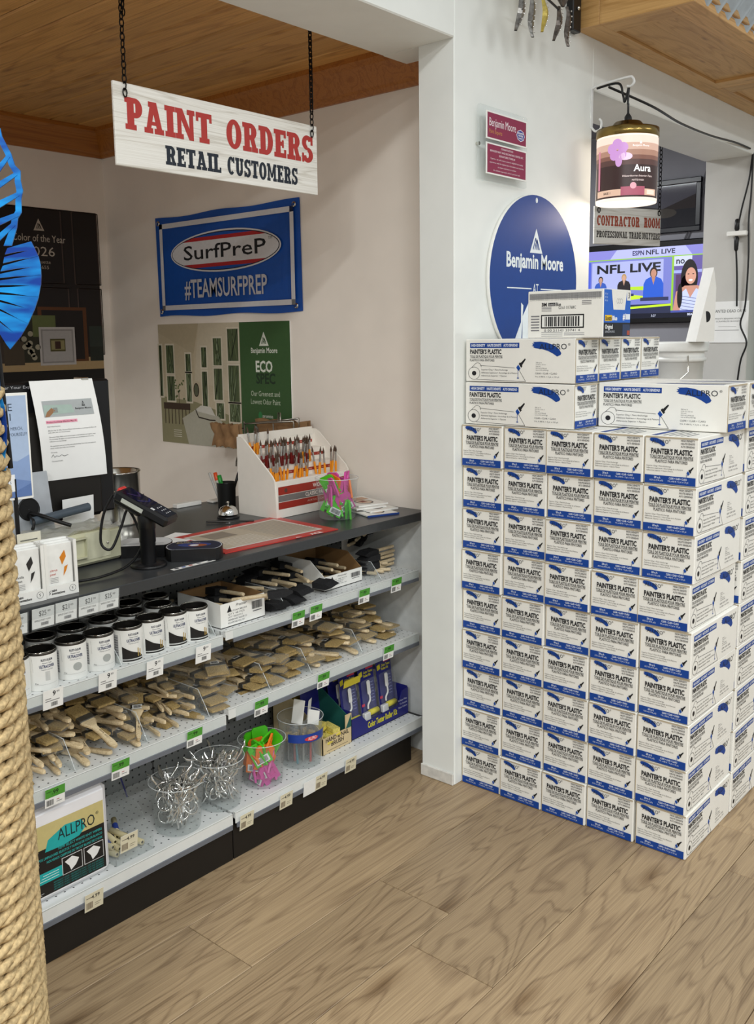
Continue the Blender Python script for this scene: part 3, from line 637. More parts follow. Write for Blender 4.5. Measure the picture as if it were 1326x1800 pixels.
ovs(-.066, .066, 'b3282c', 4); ovs(-.05, .05, W_, 5)
a.text('SurfPreP', .205, .247, .06, '14161c', 6, w=.545, bold=.008); a.text('TM', .765, .3, .012, '14161c', 6)
a.text('#TEAMSURFPREP', .2, .08, .078, 'c9c9cf', 2, w=.55, bold=.016)
a.build('print', bn, FR((0, -.0135, 0), (1, 0, 0), (0, 0, 1)))
for x, z in ((.025, .425), (.92, .425), (.92, .023), (.025, .023)): MB().lathe([(.011, 0), (.011, .003), (.006, .004)], STEEL, 14).build('grommet', bn, (x, -.0135, z), (PI/2, 0, 0))

ps = thing('poster', 'room scene poster with green paint panel taped to the alcove wall', 'poster', (-3.707, YW, 1.112))
QW, QH = .895, .558
MB().box((0, -.004, 0), (QW, -.001, QH), PAPER).build('sheet', ps)
a = Art(); a.rect(0, 0, QW, QH, 'c4b79c', 0); a.poly([(0, .25), (.26, .3), (.26, QH), (0, QH)], 'bdb094', 1); a.poly([(.26, .3), (.58, .24), (.58, QH), (.3, QH)], 'c9bea6', 1); a.poly([(0, QH), (.3, QH), (.26, .42), (0, .52)], 'b5a88c', 2)
a.poly([(0, 0), (.58, 0), (.58, .13), (.26, .2), (0, .22)], '8f8a68', 1)
for i, (x0, x1, y0, y1) in enumerate(((.055, .11, .33, .46), (.055, .11, .2, .315), (.2, .235, .34, .42), (.2, .235, .2, .33), (.315, .35, .36, .45), (.315, .35, .18, .34), (.4, .455, .37, .49), (.4, .455, .215, .355), (.5, .57, .39, .53), (.5, .57, .21, .37), (.41, .46, .13, .2), (.5, .57, .12, .2), (0, .02, .22, .46))):
    a.rect(x0-.008, y0-.008, x1+.008, y1+.008, 'd5ccb8', 2); a.rect(x0, y0, x1, y1, '4d5a3a', 3); r_ = random.Random(i)
    for k in range(7): a.line((x0+r_.random()*(x1-x0), y0), (x0+r_.random()*(x1-x0), y1), .003, r_.choice(('2c3626', '6d7a55', '8c9a7a')), 4)
a.ring(.27, .255, .02, .032, .005, '3a2c20', 4); a.ell(.27, .255, .015, .027, '5a5f48', 3)
a.rect(.02, .16, .22, .19, '3d2a1c', 4)
for k in range(8): a.line((.03+.026*k, .16), (.03+.026*k, .09), .005, '3d2a1c', 4)
for k in range(16): r_ = random.Random(k); a.ell(.14+r_.uniform(-.04, .04), .25+r_.uniform(-.04, .05), .006, .005, r_.choice(('4d5f35', '6d7a4a')), 5, 8)
a.line((.14, .19), (.14, .25), .003, '4a3522', 5)
a.poly([(.16, .12), (.25, .16), (.42, .14), (.5, .06), (.5, 0), (.2, 0)], 'b3b09f', 5); a.poly([(.25, .16), (.3, .185), (.37, .18), (.4, .14)], 'd2cfc4', 6); a.path([(.26, .165), (.28, .13), (.36, .12), (.4, .12)], .006, '2a2018', 7)
for k in range(4): a.rect(.09, .03+.01*k, .15, .033+.01*k, 'd8d2c2', 5)
a.rect(.58, 0, QW, QH, '37592f', 1); bm_logo(a, .735, .455, .06, 'dfe3d6', '37592f', 2); a.text('Benjamin Moore', .735, .425, .022, 'dfe3d6', 2, w=.165, al='C', bold=.015)
a.text('ECO', .68, .345, .045, 'dfe3d6', 2, w=.105, bold=.03); a.text('SPEC', .68, .295, .042, '1d3320', 2, w=.12, bold=.03)
a.text('Our Greenest and', .735, .24, .022, 'c5cfb8', 2, w=.18, al='C'); a.text('Lowest Odor Paint', .735, .205, .022, 'c5cfb8', 2, w=.185, al='C'); a.ell(.7, .155, .012, .018, '2f7d45', 2); a.text('promise', .715, .147, .016, 'dfe3d6', 2, w=.065)
a.rect(.665, .01, .825, .11, '6c8a58', 2); a.rect(.665, .01, .69, .11, '8d9690', 3); a.ell(.745, .113, .083, .01, '27301f', 3); a.text('ECO', .7, .075, .022, 'dfe3d6', 4, w=.055, bold=.02); a.text('SPEC', .7, .048, .02, '1d3320', 4, w=.065, bold=.02); a.rect(.7, .03, .8, .034, '3f5a34', 4)
a.build('print', ps, FR((0, -.0042, 0), (1, 0, 0), (0, 0, 1)))

cp = thing('poster', 'dark brown Color of the Year 2026 poster on the back wall', 'poster', (-4.1, 1.75, 1.4))
CW, CHt = .945, .815
MB().box((.001, 0, 0), (.004, CW, CHt), PAPER).build('sheet', cp)
a = Art(); o_ = 0
a.rect(0, 0, CW, CHt, '1c1412', 0); a.rect(0, 0, CW, .06, '120d0b', 1); a.rect(0, .06, CW, .12, 'a98f66', 1)
for x0, x1, y0, y1 in ((-.0, .28, .47, .81), (.30, .75, .47, .81), (.81, .945, .47, .81), (.3, .5, .13, .45), (.56, .77, .13, .45), (.82, .945, .13, .45)):
    for p, q in (((x0, y0), (x1, y0)), ((x0, y1), (x1, y1)), ((x0, y0), (x0, y1)), ((x1, y0), (x1, y1))): a.line(p, q, .006, '4b3c36', 2); a.line((p[0]+.008, p[1]), (q[0]+.008, q[1]), .004, '0c0807', 2)
bm_logo(a, .635, .71, .055, 'bfb4a6', '1c1412', 3); a.text('Color of the Year', .635, .66, .032, 'bdb2a4', 3, w=.27, al='C'); a.text('2026', .635, .595, .042, 'bdb2a4', 3, w=.15, al='C'); a.text('Silhouette', .635, .56, .016, 'a99e90', 3, w=.1, al='C'); a.text('AF-655', .635, .535, .016, 'a99e90', 3, w=.08, al='C')
a.rect(.6, .1, .86, .36, '5a3314', 3); a.rect(.62, .11, .84, .345, '1a1210', 4); a.rect(.52, .1, .69, .32, '2b2a1c', 4); a.rect(.57, .22, .69, .32, '5c6438', 5)
for k in range(11): r_ = random.Random(k+40); a.ell(.55+r_.uniform(-.03, .05), .19+r_.uniform(-.07, .06), .014, .013, '9c9580', 6, 10)
a.rect(.6, .085, .79, .265, 'b8b2ae', 6); a.rect(.61, .095, .78, .255, '8e8986', 7); a.rect(.618, .103, .772, .247, 'a8a3a0', 8); a.rect(.655, .15, .735, .21, '4c4620', 9); a.rect(.66, .158, .73, .202, '8c835a', 10); a.rect(.68, .162, .71, .198, '3a2016', 11)
a.rect(.87, .1, .945, .27, '2b332c', 4); a.rect(.87, .1, .945, .17, '1d241b', 5); a.rect(.42, .09, .52, .2, '453a2c', 4); a.rect(.3, .1, .42, .3, '3c322b', 4)
a.build('print', cp, FR((.0042, 0, 0), (0, 1, 0), (0, 0, 1)))

# ================================================================== CARTONS OF PAINTER'S PLASTIC
KW, KL, KH = .1635, .372, .1438
CB = '0a4094'; K = '1c1c20'
CARD = mat('carton_white', 'f0eee7', .5, var=.015, scale=25)
def carton_mesh(L):
    b = MB(); b.box((.0008, .001, .0006), (KW-.0008, L-.001, KH-.0006), CARD, .0022)
    # flap slits and taped seam: thin proud flaps on the end
    b.box((.003, -.0006, KH-.006), (KW-.003, .001, KH-.0015), mat('carton_edge', 'b9ab93', .8)); b.box((.0012, -.0004, .002), (.003, .001, KH-.004), mat('carton_edge', 'b9ab93', .8))
    return b.mesh('carton')
CM = carton_mesh(KL)
def end_art():
    a = Art(); X, Z = lambda f: f*KW, lambda f: f*KH
    a.rect(X(.02), Z(.02), X(.965), Z(.19), CB)
    a.text('200 sq. ft.', X(.2), Z(.125), Z(.04), 'dfe6f2', 2, w=X(.12), bold=.02); a.text('8.33 m2 (9.96 yd2)', X(.12), Z(.07), Z(.032), 'dfe6f2', 2, w=X(.25)); a.text('CLEAR + CLAIR + CLARO', X(.48), Z(.125), Z(.04), 'dfe6f2', 2, w=X(.33), bold=.02); a.text('9 ft. x 400 ft. + 3 yd. x 133 yd.', X(.46), Z(.07), Z(.034), 'dfe6f2', 2, w=X(.38))
    swoosh(a, X(.09), Z(.79), X(.3), Z(.17), CB, 1); a.text('ALLPRO', X(.14), Z(.85), Z(.075), '131c2c', 2, w=X(.31)); a.text('®', X(.455), Z(.9), Z(.035), K, 2)
    for i, t in enumerate(('HIGH DENSITY', 'HAUTE DENSITÉ', 'ALTO DENSIDAD')): a.text(t, X(.93), Z(.91-.06*i), Z(.036), '33333a', 1, w=X(.25), al='R', bold=.015)
    a.text("PAINTER'S PLASTIC", X(.51), Z(.635), Z(.105), K, 1, w=X(.76), al='C', bold=.038)
    a.text('TOILE DE PLASTIQUE POUR PEINTRE', X(.51), Z(.545), Z(.062), K, 1, w=X(.8), al='C', bold=.015); a.rect(X(.12), Z(.532), X(.91), Z(.537), K)
    a.text('PLASTICO PARA PINTORES', X(.51), Z(.455), Z(.058), K, 1, w=X(.6), al='C', bold=.012)
    for i, (t, w_) in enumerate((('Superior Cling + Paint Anchorage', .46), ('Adhérence Supérieure + Accrochage de la Peinture', .68), ('Adherencia Superior + Fijacion Pintura', .5))): a.text(t, X(.05), Z(.37-.048*i), Z(.026), '26262a', 1, w=X(w_))
    brush_icon(a, X(.8), Z(.235), KW*.24, 1); a.line((X(.8), Z(.19)), (X(.8), Z(.25)), .0012, CB, 1)
    return a.mesh('end_print')
def side_art(L):
    a = Art(); X, Z = lambda f: f*L, lambda f: f*KH
    a.rect(X(.045), Z(.79), X(.51), Z(.91), CB)
    for i, t in enumerate(('HIGH DENSITY', 'HAUTE DENSITÉ', 'ALTO DENSIDAD')): a.text(t, X(.06+.152*i), Z(.825), Z(.055), 'e6ebf5', 2, w=X(.132), bold=.03)
    a.text("PAINTER'S PLASTIC", X(.045), Z(.655), Z(.1), K, 1, w=X(.3), bold=.038); a.text('TOILE DE PLASTIQUE POUR PEINTRE', X(.045), Z(.565), Z(.055), K, 1, w=X(.31), bold=.012); a.rect(X(.045), Z(.552), X(.355), Z(.556), K)
    a.text('PLASTICO PARA PINTORES', X(.045), Z(.48), Z(.05), K, 1, w=X(.235), bold=.012)
    r = Z(.15); a.ring(X(.085), Z(.2), r, r, .0012, K); a.ell(X(.085), Z(.2), Z(.055), Z(.055), K)
    a.line((X(.06), Z(.33)), (X(.1), Z(.43)), .0012, K); a.ring(X(.12), Z(.36), Z(.09), Z(.09), .0012, K, 1, 14, -.2, 2.2)
    a.line((X(.145), Z(.385)), (X(.47), Z(.335)), .0012, K); a.line((X(.11), Z(.055)), (X(.57), Z(.03)), .0012, K); a.line((X(.57), Z(.03)), (X(.5), Z(.33)), .0012, K)
    for i, (t, w_) in enumerate((('Superior Cling + Paint Anchorage', .25), ('Adhérence Supérieure + Accrochage de la Peinture', .34), ('Adherencia Superior + Fijacion', .24))): a.text(t, X(.155), Z(.27-.07*i), Z(.035), '26262a', 1, w=X(w_))
    brush_icon(a, X(.485), Z(.28), KH*.42, 1); a.line((X(.5), Z(.12)), (X(.5), Z(.28)), .0015, CB); a.ell(X(.5), Z(.105), .004, .0018, CB, 1, 10)
    swoosh(a, X(.62), Z(.6), X(.26), Z(.33), CB, 1); a.text('ALLPRO', X(.69), Z(.76), Z(.12), '131c2c', 2, w=X(.235)); a.text('®', X(.935), Z(.84), Z(.05), K, 1)
    for i, t in enumerate(('200 sq. ft.', '2.74 m x 121 m', '334 m2', '8.33 m2 (9.96 yd)', 'net wt 8 lb (3.63 kg)')): a.text(t, X(.66), Z(.45-.042*i), Z(.024), '3a3a40', 1)
    a.text('CLEAR + CLAIR + CLARO', X(.655), Z(.2), Z(.038), '3a3a40', 1, w=X(.19)); a.text('9 ft. X 400 ft. + 3 yd. x 133 yd.', X(.655), Z(.13), Z(.032), '3a3a40', 1, w=X(.21))
    return a.mesh('side_print')
def top_art(L):
    a = Art(); a.rect(.012, L*.05, .03, L*.55, CB)
    for i in range(5): a.rect(.045+.018*i, L*.06, .05+.018*i, L*(.5-.05*i), '6b7076')
    return a.mesh('top_print')
EM, SM, TM = end_art(), side_art(KL), top_art(KL)
ME, MS, MT = FR((0, -.0008, 0), (1, 0, 0), (0, 0, 1)), FR((KW-.0004, 0, 0), (0, 1, 0), (0, 0, 1)), FR((0, 0, KH-.0003), (1, 0, 0), (0, 1, 0))
GRP = "stacked cartons of painter's plastic"
def carton(loc, rz, label, end=True, side=None, top=False, scale=None, group=GRP):
    o = tag(put('carton', CM, None, loc, (0, 0, rz)), label, 'box', group)
    if scale: o.scale = scale
    if end: put('end_print', EM, o, mtx=ME)
    if side == 'right': put('side_print', SM, o, mtx=MS)
    if side == 'left': put('side_print', SM, o, mtx=FR((.0004, KL, 0), (0, -1, 0), (0, 0, 1)))
    if top: put('top_print', TM, o, mtx=MT)
    return o
X0, YF = -1.8475, 2.615
COLS = ['leftmost', 'second from the left', 'middle', 'fourth from the left', 'rightmost']
ROWS = ['top', 'second', 'third', 'fourth', 'fifth', 'sixth', 'seventh', 'eighth', 'bottom']
for r in range(9):
    for c in range(5):
        j = RND.uniform
        lbl = 'carton, %s in the %s row down of the front stack' % (COLS[c], ROWS[r])
        xo = {8: .004, 3: -.008}.get(r, 0)*(c == 4)
        carton((X0+.1652*c+j(-.001, .001)+xo+.001, YF+j(-.006, .006), .1446*(8-r)+.0004), j(-.006, .006), lbl, True, 'right' if c == 4 else None, r == 0)
for r in range(9):
    for c in range(5):
        lbl = 'carton showing its long side, %s row down of the rear stack' % ROWS[r] if c == 4 else 'carton wholly hidden inside the rear stack'
        carton((X0+.1652*c+.001+(0.003 if c == 4 else 0)+RND.uniform(-.001, .001), YF+.384+RND.uniform(-.003, .003), .1446*(8-r)+.0004), 0, lbl, c == 4, 'right' if c == 4 else None, r == 0 and c < 4, None if c == 4 else None, GRP if c == 4 else 'hidden cartons of the rear stack')
zt = .1446*9+.0008
LS = (.93, 1.115, .985)   # the loose boxes on top sit slightly bulged
lx = -1.424
for k in range(4):
    carton((lx, YF+.006+.155*k, zt+.1432), PI/2, 'carton lying crosswise on the upper top layer, %s counting back from the front' % ORD[k], True, 'left' if k == 0 else None, k == 3, LS)
for k in range(2):
    carton((lx-.004*k, YF+.004+.157*k, zt), PI/2, 'carton lying crosswise on the lower top layer at the left, %s counting back' % ORD[k], True, 'left' if k == 0 else None, False, LS)
for k in range(2):
    carton((lx-.004, YF+.32+.157*k, zt), PI/2, 'carton wholly hidden under the crosswise top layer', False, None, False, LS, 'hidden cartons of the rear stack')
carton((-1.003, 2.775, zt), PI/2, 'large carton lying crosswise alone on the right of the stack top', True, 'left', True, (.96, 1.13, .99))
carton((-.998, 2.94, zt), PI/2, 'carton lying behind the lone crosswise one at the right edge', True, None, True, (.96, 1.13, .99))
# blue tape box on top
sb = thing('tape_box', 'white and blue masking tape box topping the carton stack', 'box', (-1.617, 2.655, zt+.1432+.143), (0, 0, math.radians(2)))
SBW, SBD, SBH = .262, .2, .148
MB().box((0, 0, 0), (SBW, SBD, SBH), CARD, .002).build('carton_body', sb)
a = Art(); a.rect(.006, SBH-.026, .255, SBH-.008, '9a9a9a', 0)
for i in range(6): a.text('surface preparation before use read all directions on the inside of this pack and keep it dry', .008, SBH-.012-.0036*i, .0022, '3c3c40', 1, w=.246)
a.text('3M', .05, .1, .01, '141418', 1, w=.018, bold=.05); a.rect(.073, .1, .098, .11, '141418', 1); a.text('Scotch', .075, .102, .006, 'f5f5f5', 2, w=.021); a.text('Blue', .1, .1, .01, '141418', 1, w=.018, bold=.02)
a.text('G161 01768C', .11, .09, .009, '3a3a3e', 1, w=.06); 
for i in range(4): a.rect(.05, .096-.004*i, .085, .0975-.004*i, '8a8a8e')
for i in range(3): a.rect(.19, .112-.005*i, .222, .114-.005*i, '6a6a6e')
a.rect(.048, .03, .198, .073, '111114', 0); a.rect(.052, .034, .194, .069, 'f2f1ec', 1); a.bars(.062, .036, .184, .067, '1a1a1e', 2); a.text('0 00 51141 33741 4', .06, .02, .007, '4a4a50', 1, w=.125)
for i in range(5): a.rect(.05+.08*(i % 2), .005+.003*i, .125+.075*(i % 2), .0066+.003*i, '8c8c90')
for i in range(6): a.rect(.012, .022+.009*i, .042, .0255+.009*i, '77777c')
a.build('front_print', sb, FR((0, -.0006, 0), (1, 0, 0), (0, 0, 1)))
a = Art(); a.rect(.002, .002, SBD-.002, SBH-.002, '1e62c4', 0); a.rect(.002, .002, SBD-.002, .045, '14161c', 1); a.poly([(.055, SBH-.002), (.17, SBH-.002), (.155, .085), (.07, .085)], 'ece9e2', 1); a.rect(.17, .115, .198, SBH-.002, 'ece9e2', 1); a.text('3', .18, .122, .018, '141418', 2, bold=.02)
for i in range(3): a.ring(.1+.014*i, .112, .008, .008, .0012, '8d8d92', 2, 14)
a.rect(.01, .05, .06, .068, 'f2c414', 2); a.text('Scotch', .013, .0525, .012, '111111', 3, w=.044, bold=.03); a.text('Blue', .064, .0525, .013, 'ffffff', 2, w=.035, bold=.03); a.text('#1', .14, .055, .018, 'ffffff', 2, bold=.03); a.rect(.16, .055, .195, .072, 'e4e9f2', 2)
a.text('Original', .012, .026, .013, 'ffffff', 2, w=.055, bold=.015); a.text('SURFACES MULTIPLES', .012, .014, .006, 'c8ccd4', 2, w=.07); a.rect(.14, .004, .196, .04, '2a3a5a', 2); a.rect(.175, .006, .195, .02, 'a84a34', 3)
for i in range(3): a.text('60 yd', .008, .13-.01*i, .006, 'bcd4f5', 2)
a.build('side_print', sb, FR((SBW+.0004, 0, 0), (0, 1, 0), (0, 0, 1)))

# ================================================================== COUNTER AND SHELVING
XF = -2.10
SHELF = perforated('shelf_steel', 'e0e2e1', '2a2a2c', .026, .0026, (0, 1))
LIP = mat('shelf_lip', 'dfe1de', .4, var=.02); STRIP = mat('label_strip', '6c7078', .25, var=.03); BACKP = perforated('pegboard', '8b8d8c', '1c1c1e', .0254, .0034, (1, 2))
SIDEP = mat('grey_steel', 'b9bbb9', .5)
ZS = {0: (.157, .722, .474), 1: (.157, .732, .487)}
YB = [(.80, 1.742), (1.748, 2.695)]
for k, (y0, y1) in enumerate(YB):
    t = thing('shelf_unit', ('grey steel shelf unit with paint cans, nearer the rope post', 'grey steel shelf unit with roller kits, against the alcove wall')[k], 'shelf', (XF, y0, 0), group='counter shelf units')
    L = y1-y0; zd, zu, zm = ZS[k]
    MB().box((-.03, 0, 0), (.003, (L-.06) if k else L+.003, zd-.045), MATTE, .002).build('kick_plate', t)
    MB().box((-.405, 0, .02), (-.395, L, .915), BACKP).build('back_panel', t)
    for yy in (.004, L-.03): MB().box((-.425, yy, 0), (-.405, yy+.025, .917), SIDEP).build('upright', t)
    for n, z, xf, d in (('base_deck', zd, .014, .05), ('shelf', zm, 0., .046), ('shelf', zu, 0., .04)):
        s = MB().box((-.394, .002, z-.02), (xf-.004, L-.002, z-.004), SHELF).build(n, t)
        MB().box((xf-.004, .002, z-d*.72), (xf, L-.002, z), LIP, .0012).box((xf-.012, .002, z-.003), (xf, L-.002, z+.001), LIP, .001).build('price_rail', s)
        MB().box((xf-.002, .006 if n != 'shelf' else .03, z-d), (xf+.003, L-.006, z-d*.68), STRIP, .001).build('label_strip', s)
        if n == 'shelf': MB().box((xf+.001, .03 if k else .25, z-d*.7), (xf+.0035, L-.008, z-.003), clear('rail_cover', 'fbfcfc', .04)).build('clear_cover', s)
    if k: MB().box((-.39, L+.002, zd-.02), (.01, L+.02, zd-.008), BLACK).build('end_trim', t)
struct(MB().box((-2.55, 2.727, 0), (-2.0, 2.7495, .917), mat('alcove_side', 'd4d6d4', .5)).build('trim_3'))
CT = mat('charcoal_laminate', '3a3c3e', .28, var=.05, scale=80)
ct = tag(MB().box((-2.94, .55, .918), (XF, 2.749, .95), CT, .002).build('countertop'), 'charcoal laminate countertop above the shelves running into the alcove wall', 'countertop')

# shelf-edge price tags
def price_tag(y, z, kind, label, x=XF+.0045, seed=1, w_=.056, h=.052):
    t = thing('price_tag', label, 'price tag', (x, y, z), (0, .12, 0), group='shelf price tags')
    MB().box((0, -w_/2, -h/2), (.0012, w_/2, h/2), PAPER).build('card', t)
    a = Art(); c = {'green': '4f9a36', 'cream': 'd8cfb0', 'white': 'f4f4f2', 'blank': 'eeeeea', 'price': 'dadcdc'}[kind]
    base = 'f1f1ee' if kind in ('green', 'white', 'blank') else ('ded6ba' if kind == 'cream' else 'f6f6f5')
    a.rect(-w_/2, -h/2, w_/2, h/2, base, 0)
    if kind == 'green':
        a.rect(-w_/2, 0, w_/2, h/2, c, 1); a.text('.99', 0, .008, .011, '1c3a16', 2, al='C', bold=.02); a.rect(-.024, .016, -.01, .018, '2d5a22', 2); a.bars(-.024, -.022, -.004, -.006, '555555', 1, seed); a.rect(.004, -.012, .012, -.01, 'b06060'); a.rect(.004, -.018, .02, -.016, '888888')
    elif kind == 'cream':
        a.text('4.99', .004, .008, .01, '3a3630', 1, al='C', bold=.02); a.rect(-.024, .012, -.008, .014, '6a6458'); a.bars(-.024, -.02, -.004, 0, '8a7a66', 1, seed); a.rect(.002, -.01, .02, -.008, '9a927c'); a.rect(.002, -.016, .016, -.014, '9a927c')
    elif kind == 'white':
        a.text('9', -.002, .008, .013, '2a2a2e', 1, bold=.02); a.text('99', .009, .014, .006, '2a2a2e', 1); a.rect(-.022, .001, -.006, .003, '666666'); a.rect(-.022, -.005, .018, -.003, '777777'); a.bars(-.006, -.02, .012, -.009, '555555', 1, seed)
    elif kind == 'price':
        a.rect(-w_/2, 0, w_/2, h/2, 'dee0e0', 1); a.text(('$21', '$25')[seed % 2], -.012, .006, .013, '2c2c30', 2, w=.02); a.text('99', .011, .012, .006, '2c2c30', 2); a.text('SIMPLE START YOUR', -.024, -.008, .0045, '444448', 2, w=.044); a.bars(-.006, -.02, .014, -.012, '6a6a6e', 2, seed)
    a.build('print', t, FR((.0013, 0, 0), (0, 1, 0), (0, 0, 1)))
    if kind == 'price': MB().box((.0025, -w_/2-.002, -h/2-.003), (.004, w_/2+.002, h/2+.002), ACRYL).build('clear_holder', t)
    return t
for i, (y, z, s_) in enumerate(((1.09, .917, 0), (1.163, .92, 1), (1.227, .921, 0), (1.293, .922, 0), (1.352, .922, 1))):
    price_tag(y, z, 'price', '%s price ticket from the left under the countertop edge' % ORD[i].capitalize(), XF+.006, s_, .06, .052)
for i, (y, z) in enumerate(((1.176, .704), (1.336, .703), (1.488, .694), (1.659, .69))): price_tag(y, z, 'white', '%s white price tag from the left on the can shelf' % ORD[i].capitalize(), seed=i)
for i, (y, z) in enumerate(((2.05, .7), (2.132, .702), (2.374, .704), (2.552, .706))): price_tag(y, z, 'green', '%s green price tag from the left on the upper shelf edge' % ORD[i].capitalize(), seed=i)
for i, (y, z) in enumerate(((1.163, .446), (1.36, .445), (1.614, .447), (1.878, .455), (2.16, .46), (2.504, .464))): price_tag(y, z, 'green', '%s green price tag from the left on the middle shelf edge' % ORD[i].capitalize(), seed=i+5)
for i, (y, z) in enumerate(((1.247, .12), (1.79, .118), (1.96, .116), (2.124, .118), (2.273, .122))): price_tag(y, z, 'cream', '%s cream price tag from the left on the base shelf edge' % ORD[i].capitalize(), XF+.019, i)
price_tag(2.068, .117, 'blank', 'blank white tag beside the fourth cream tag', XF+.019)

# acrylic dividers between the bins
def divider(y, z, label, h=.075, d=.2, x=-2.13):
    t = thing('shelf_divider', label, 'divider', (x, y, z), group='clear acrylic shelf dividers')
    b = MB(); b.M = FR((0, -.001, 0), (-1, 0, 0), (0, 0, 1)); b.prism([(0, 0), (d, 0), (d, h), (.05, h), (.015, h*.35)], -.001, .001, ACRYL); b.build('blade', t)
    MB().box((-.06, -.025, 0), (0, .025, .002), ACRYL).build('foot', t)
    EDG = clear('acrylic_edge', 'ffffff', .55)
    MB().tube([(0, 0, .002), (-.015, 0, h*.35), (-.05, 0, h), (-d, 0, h)], .0012, EDG, 5).build('edge', t)
for i, (y, z) in enumerate(((1.245, .475), (1.475, .475), (1.70, .475))): divider(y, z-.003, '%s clear divider from the left among the brushes' % ORD[i].capitalize())
for i, (y, z) in enumerate(((1.95, .485), (2.14, .485), (2.40, .485))): divider(y, z-.003, '%s clear divider from the left among the brushes' % ORD[i+3].capitalize())
for i, (y, z) in enumerate(((1.405, .719), (1.735, .719), (2.035, .729), (2.51, .729))): divider(y, z-.002, '%s clear divider from the left on the upper shelf' % ORD[i].capitalize(), .06)

# ================================================================== ON THE COUNTERTOP
ZC = .9505
# artist brush display
BRN = '9c2f22'
dp = thing('brush_display', 'white stepped countertop display rack for artist brushes', 'display', (-2.432, 2.285, ZC))
DW = .4; DWM = mat('display_board', 'ece6dc', .5, var=.015)
for yy in (0, DW-.006):
    b = MB(); b.M = FR((0, yy+.006, 0), (1, 0, 0), (0, 0, 1)); b.prism([(0, 0), (-.205, 0), (-.205, .288), (-.185, .288), (-.165, .279), (-.02, .155), (-.008, .138)], 0, .006, DWM); b.build('side_panel', dp)
MB().box((-.205, .006, 0), (-.199, DW-.006, .296), DWM).build('back_board', dp)
MB().box((-.014, .006, 0), (-.002, DW-.006, .135), DWM, .001).build('front_board', dp)
for k in range(3):
    x0, z0 = -.014-.058*k, .128+.045*k
    b = MB(); b.add([(x0, .006, z0), (x0, DW-.006, z0), (x0-.058, DW-.006, z0+.003), (x0-.058, .006, z0+.003)], [(0, 1, 2, 3)], DWM); b.box((x0-.06, .006, z0-.01), (x0-.057, DW-.006, z0+.048), DWM); b.build('step', dp)
    a = Art(); a.rect(.05 if k else .02, .0, DW-.02, .012, BRN)
    for q in range(9): a.rect(.06+.036*q, .004, .078+.036*q, .007, 'c98a78', 2)
    a.build('step_label', dp, FR((x0-.0565, 0, z0+.018), (0, 1, 0), (0, 0, 1)))
a = Art(); a.rect(.012, .085, .385, .115, BRN); a.rect(.012, .06, .385, .083, '77726f'); a.rect(.012, .033, .385, .058, BRN); a.ell(.05, .1, .008, .008, '5a4038', 2, 12)
a.text('WOOD BRUSHES', .27, .094, .014, 'f0e4dc', 2, w=.16, al='C', bold=.02); a.text('CLASSIC PAINTER BRUSH', .25, .065, .014, 'f0e4dc', 2, w=.2, al='C', bold=.02); a.text('ACRYLIC + LACQUER + STAIN', .25, .043, .007, 'e0b8a8', 2, w=.18, al='C')
a.build('front_print', dp, FR((-.0015, 0, 0), (0, 1, 0), (0, 0, 1)))
ORH = mat('orange_lacquer', 'e8921c', .3); RDH = mat('red_lacquer', '6d1410', .3); FER = mat('ferrule', 'c4c2bd', .25, .9)
TIPS = mat('bristle_brown', '4a3626', .7)
def art_brush_proto(m, nm):
    h = MB().lathe([(.0018, 0), (.0034, .05), (.0042, .078), (.003, .09)], m, 8, cap0=True).mesh('handle')
    f = MB().lathe([(.0028, .088), (.0032, .118)], FER, 8).mesh('ferrule'); t = MB().lathe([(.003, .117), (.0034, .124), (.0005, .136)], TIPS, 8).mesh('bristles')
    return h, f, t
PO, PR = art_brush_proto(ORH, 'o'), art_brush_proto(RDH, 'r')
def art_brush(y, k, proto, label, grp, ZZ=None):
    h, f, t = proto; j = RND.uniform
    o = tag(put('artist_brush', h, None, (-2.432-.014-.058*k-.03+j(-.012, .012), 2.285+y, ZC+.052+.045*k+j(-.006, .012)), (j(-.16, .16), j(-.12, .12), j(0, 3))), label, 'brush', grp)
    o.scale = (1.2, 1.2, 1.3); put('ferrule', f, o); put('bristles', t, o)
for y in [.02, .03, .032, .045, .05, .055, .062, .07, .075, .095, .12, .15, .156, .162, .185, .19, .225, .262, .268, .275, .31, .335, .342, .35]: _n = globals().get('_n', -1)+1; art_brush(y, 0, PO, '%s orange artist brush from the left in the lowest display step' % ORD[_n].capitalize(), 'orange brushes in the lowest step')
for i in range(30): art_brush(.035+.0072*i+(.012 if i > 5 else 0), 1, PR, '%s dark red artist brush from the left in the middle display step' % ORD[i].capitalize(), 'red brushes in the middle step')
for i, y in enumerate((.235, .272, .3)): art_brush(y, 1, PO, '%s orange artist brush from the left in the middle display step' % ORD[i].capitalize(), 'orange brushes in the middle step')
for i, y in enumerate((.03, .04, .055, .06, .066, .07, .118)): art_brush(y, 2, PO, '%s orange artist brush from the left in the highest display step' % ORD[i].capitalize(), 'orange brushes in the highest step')

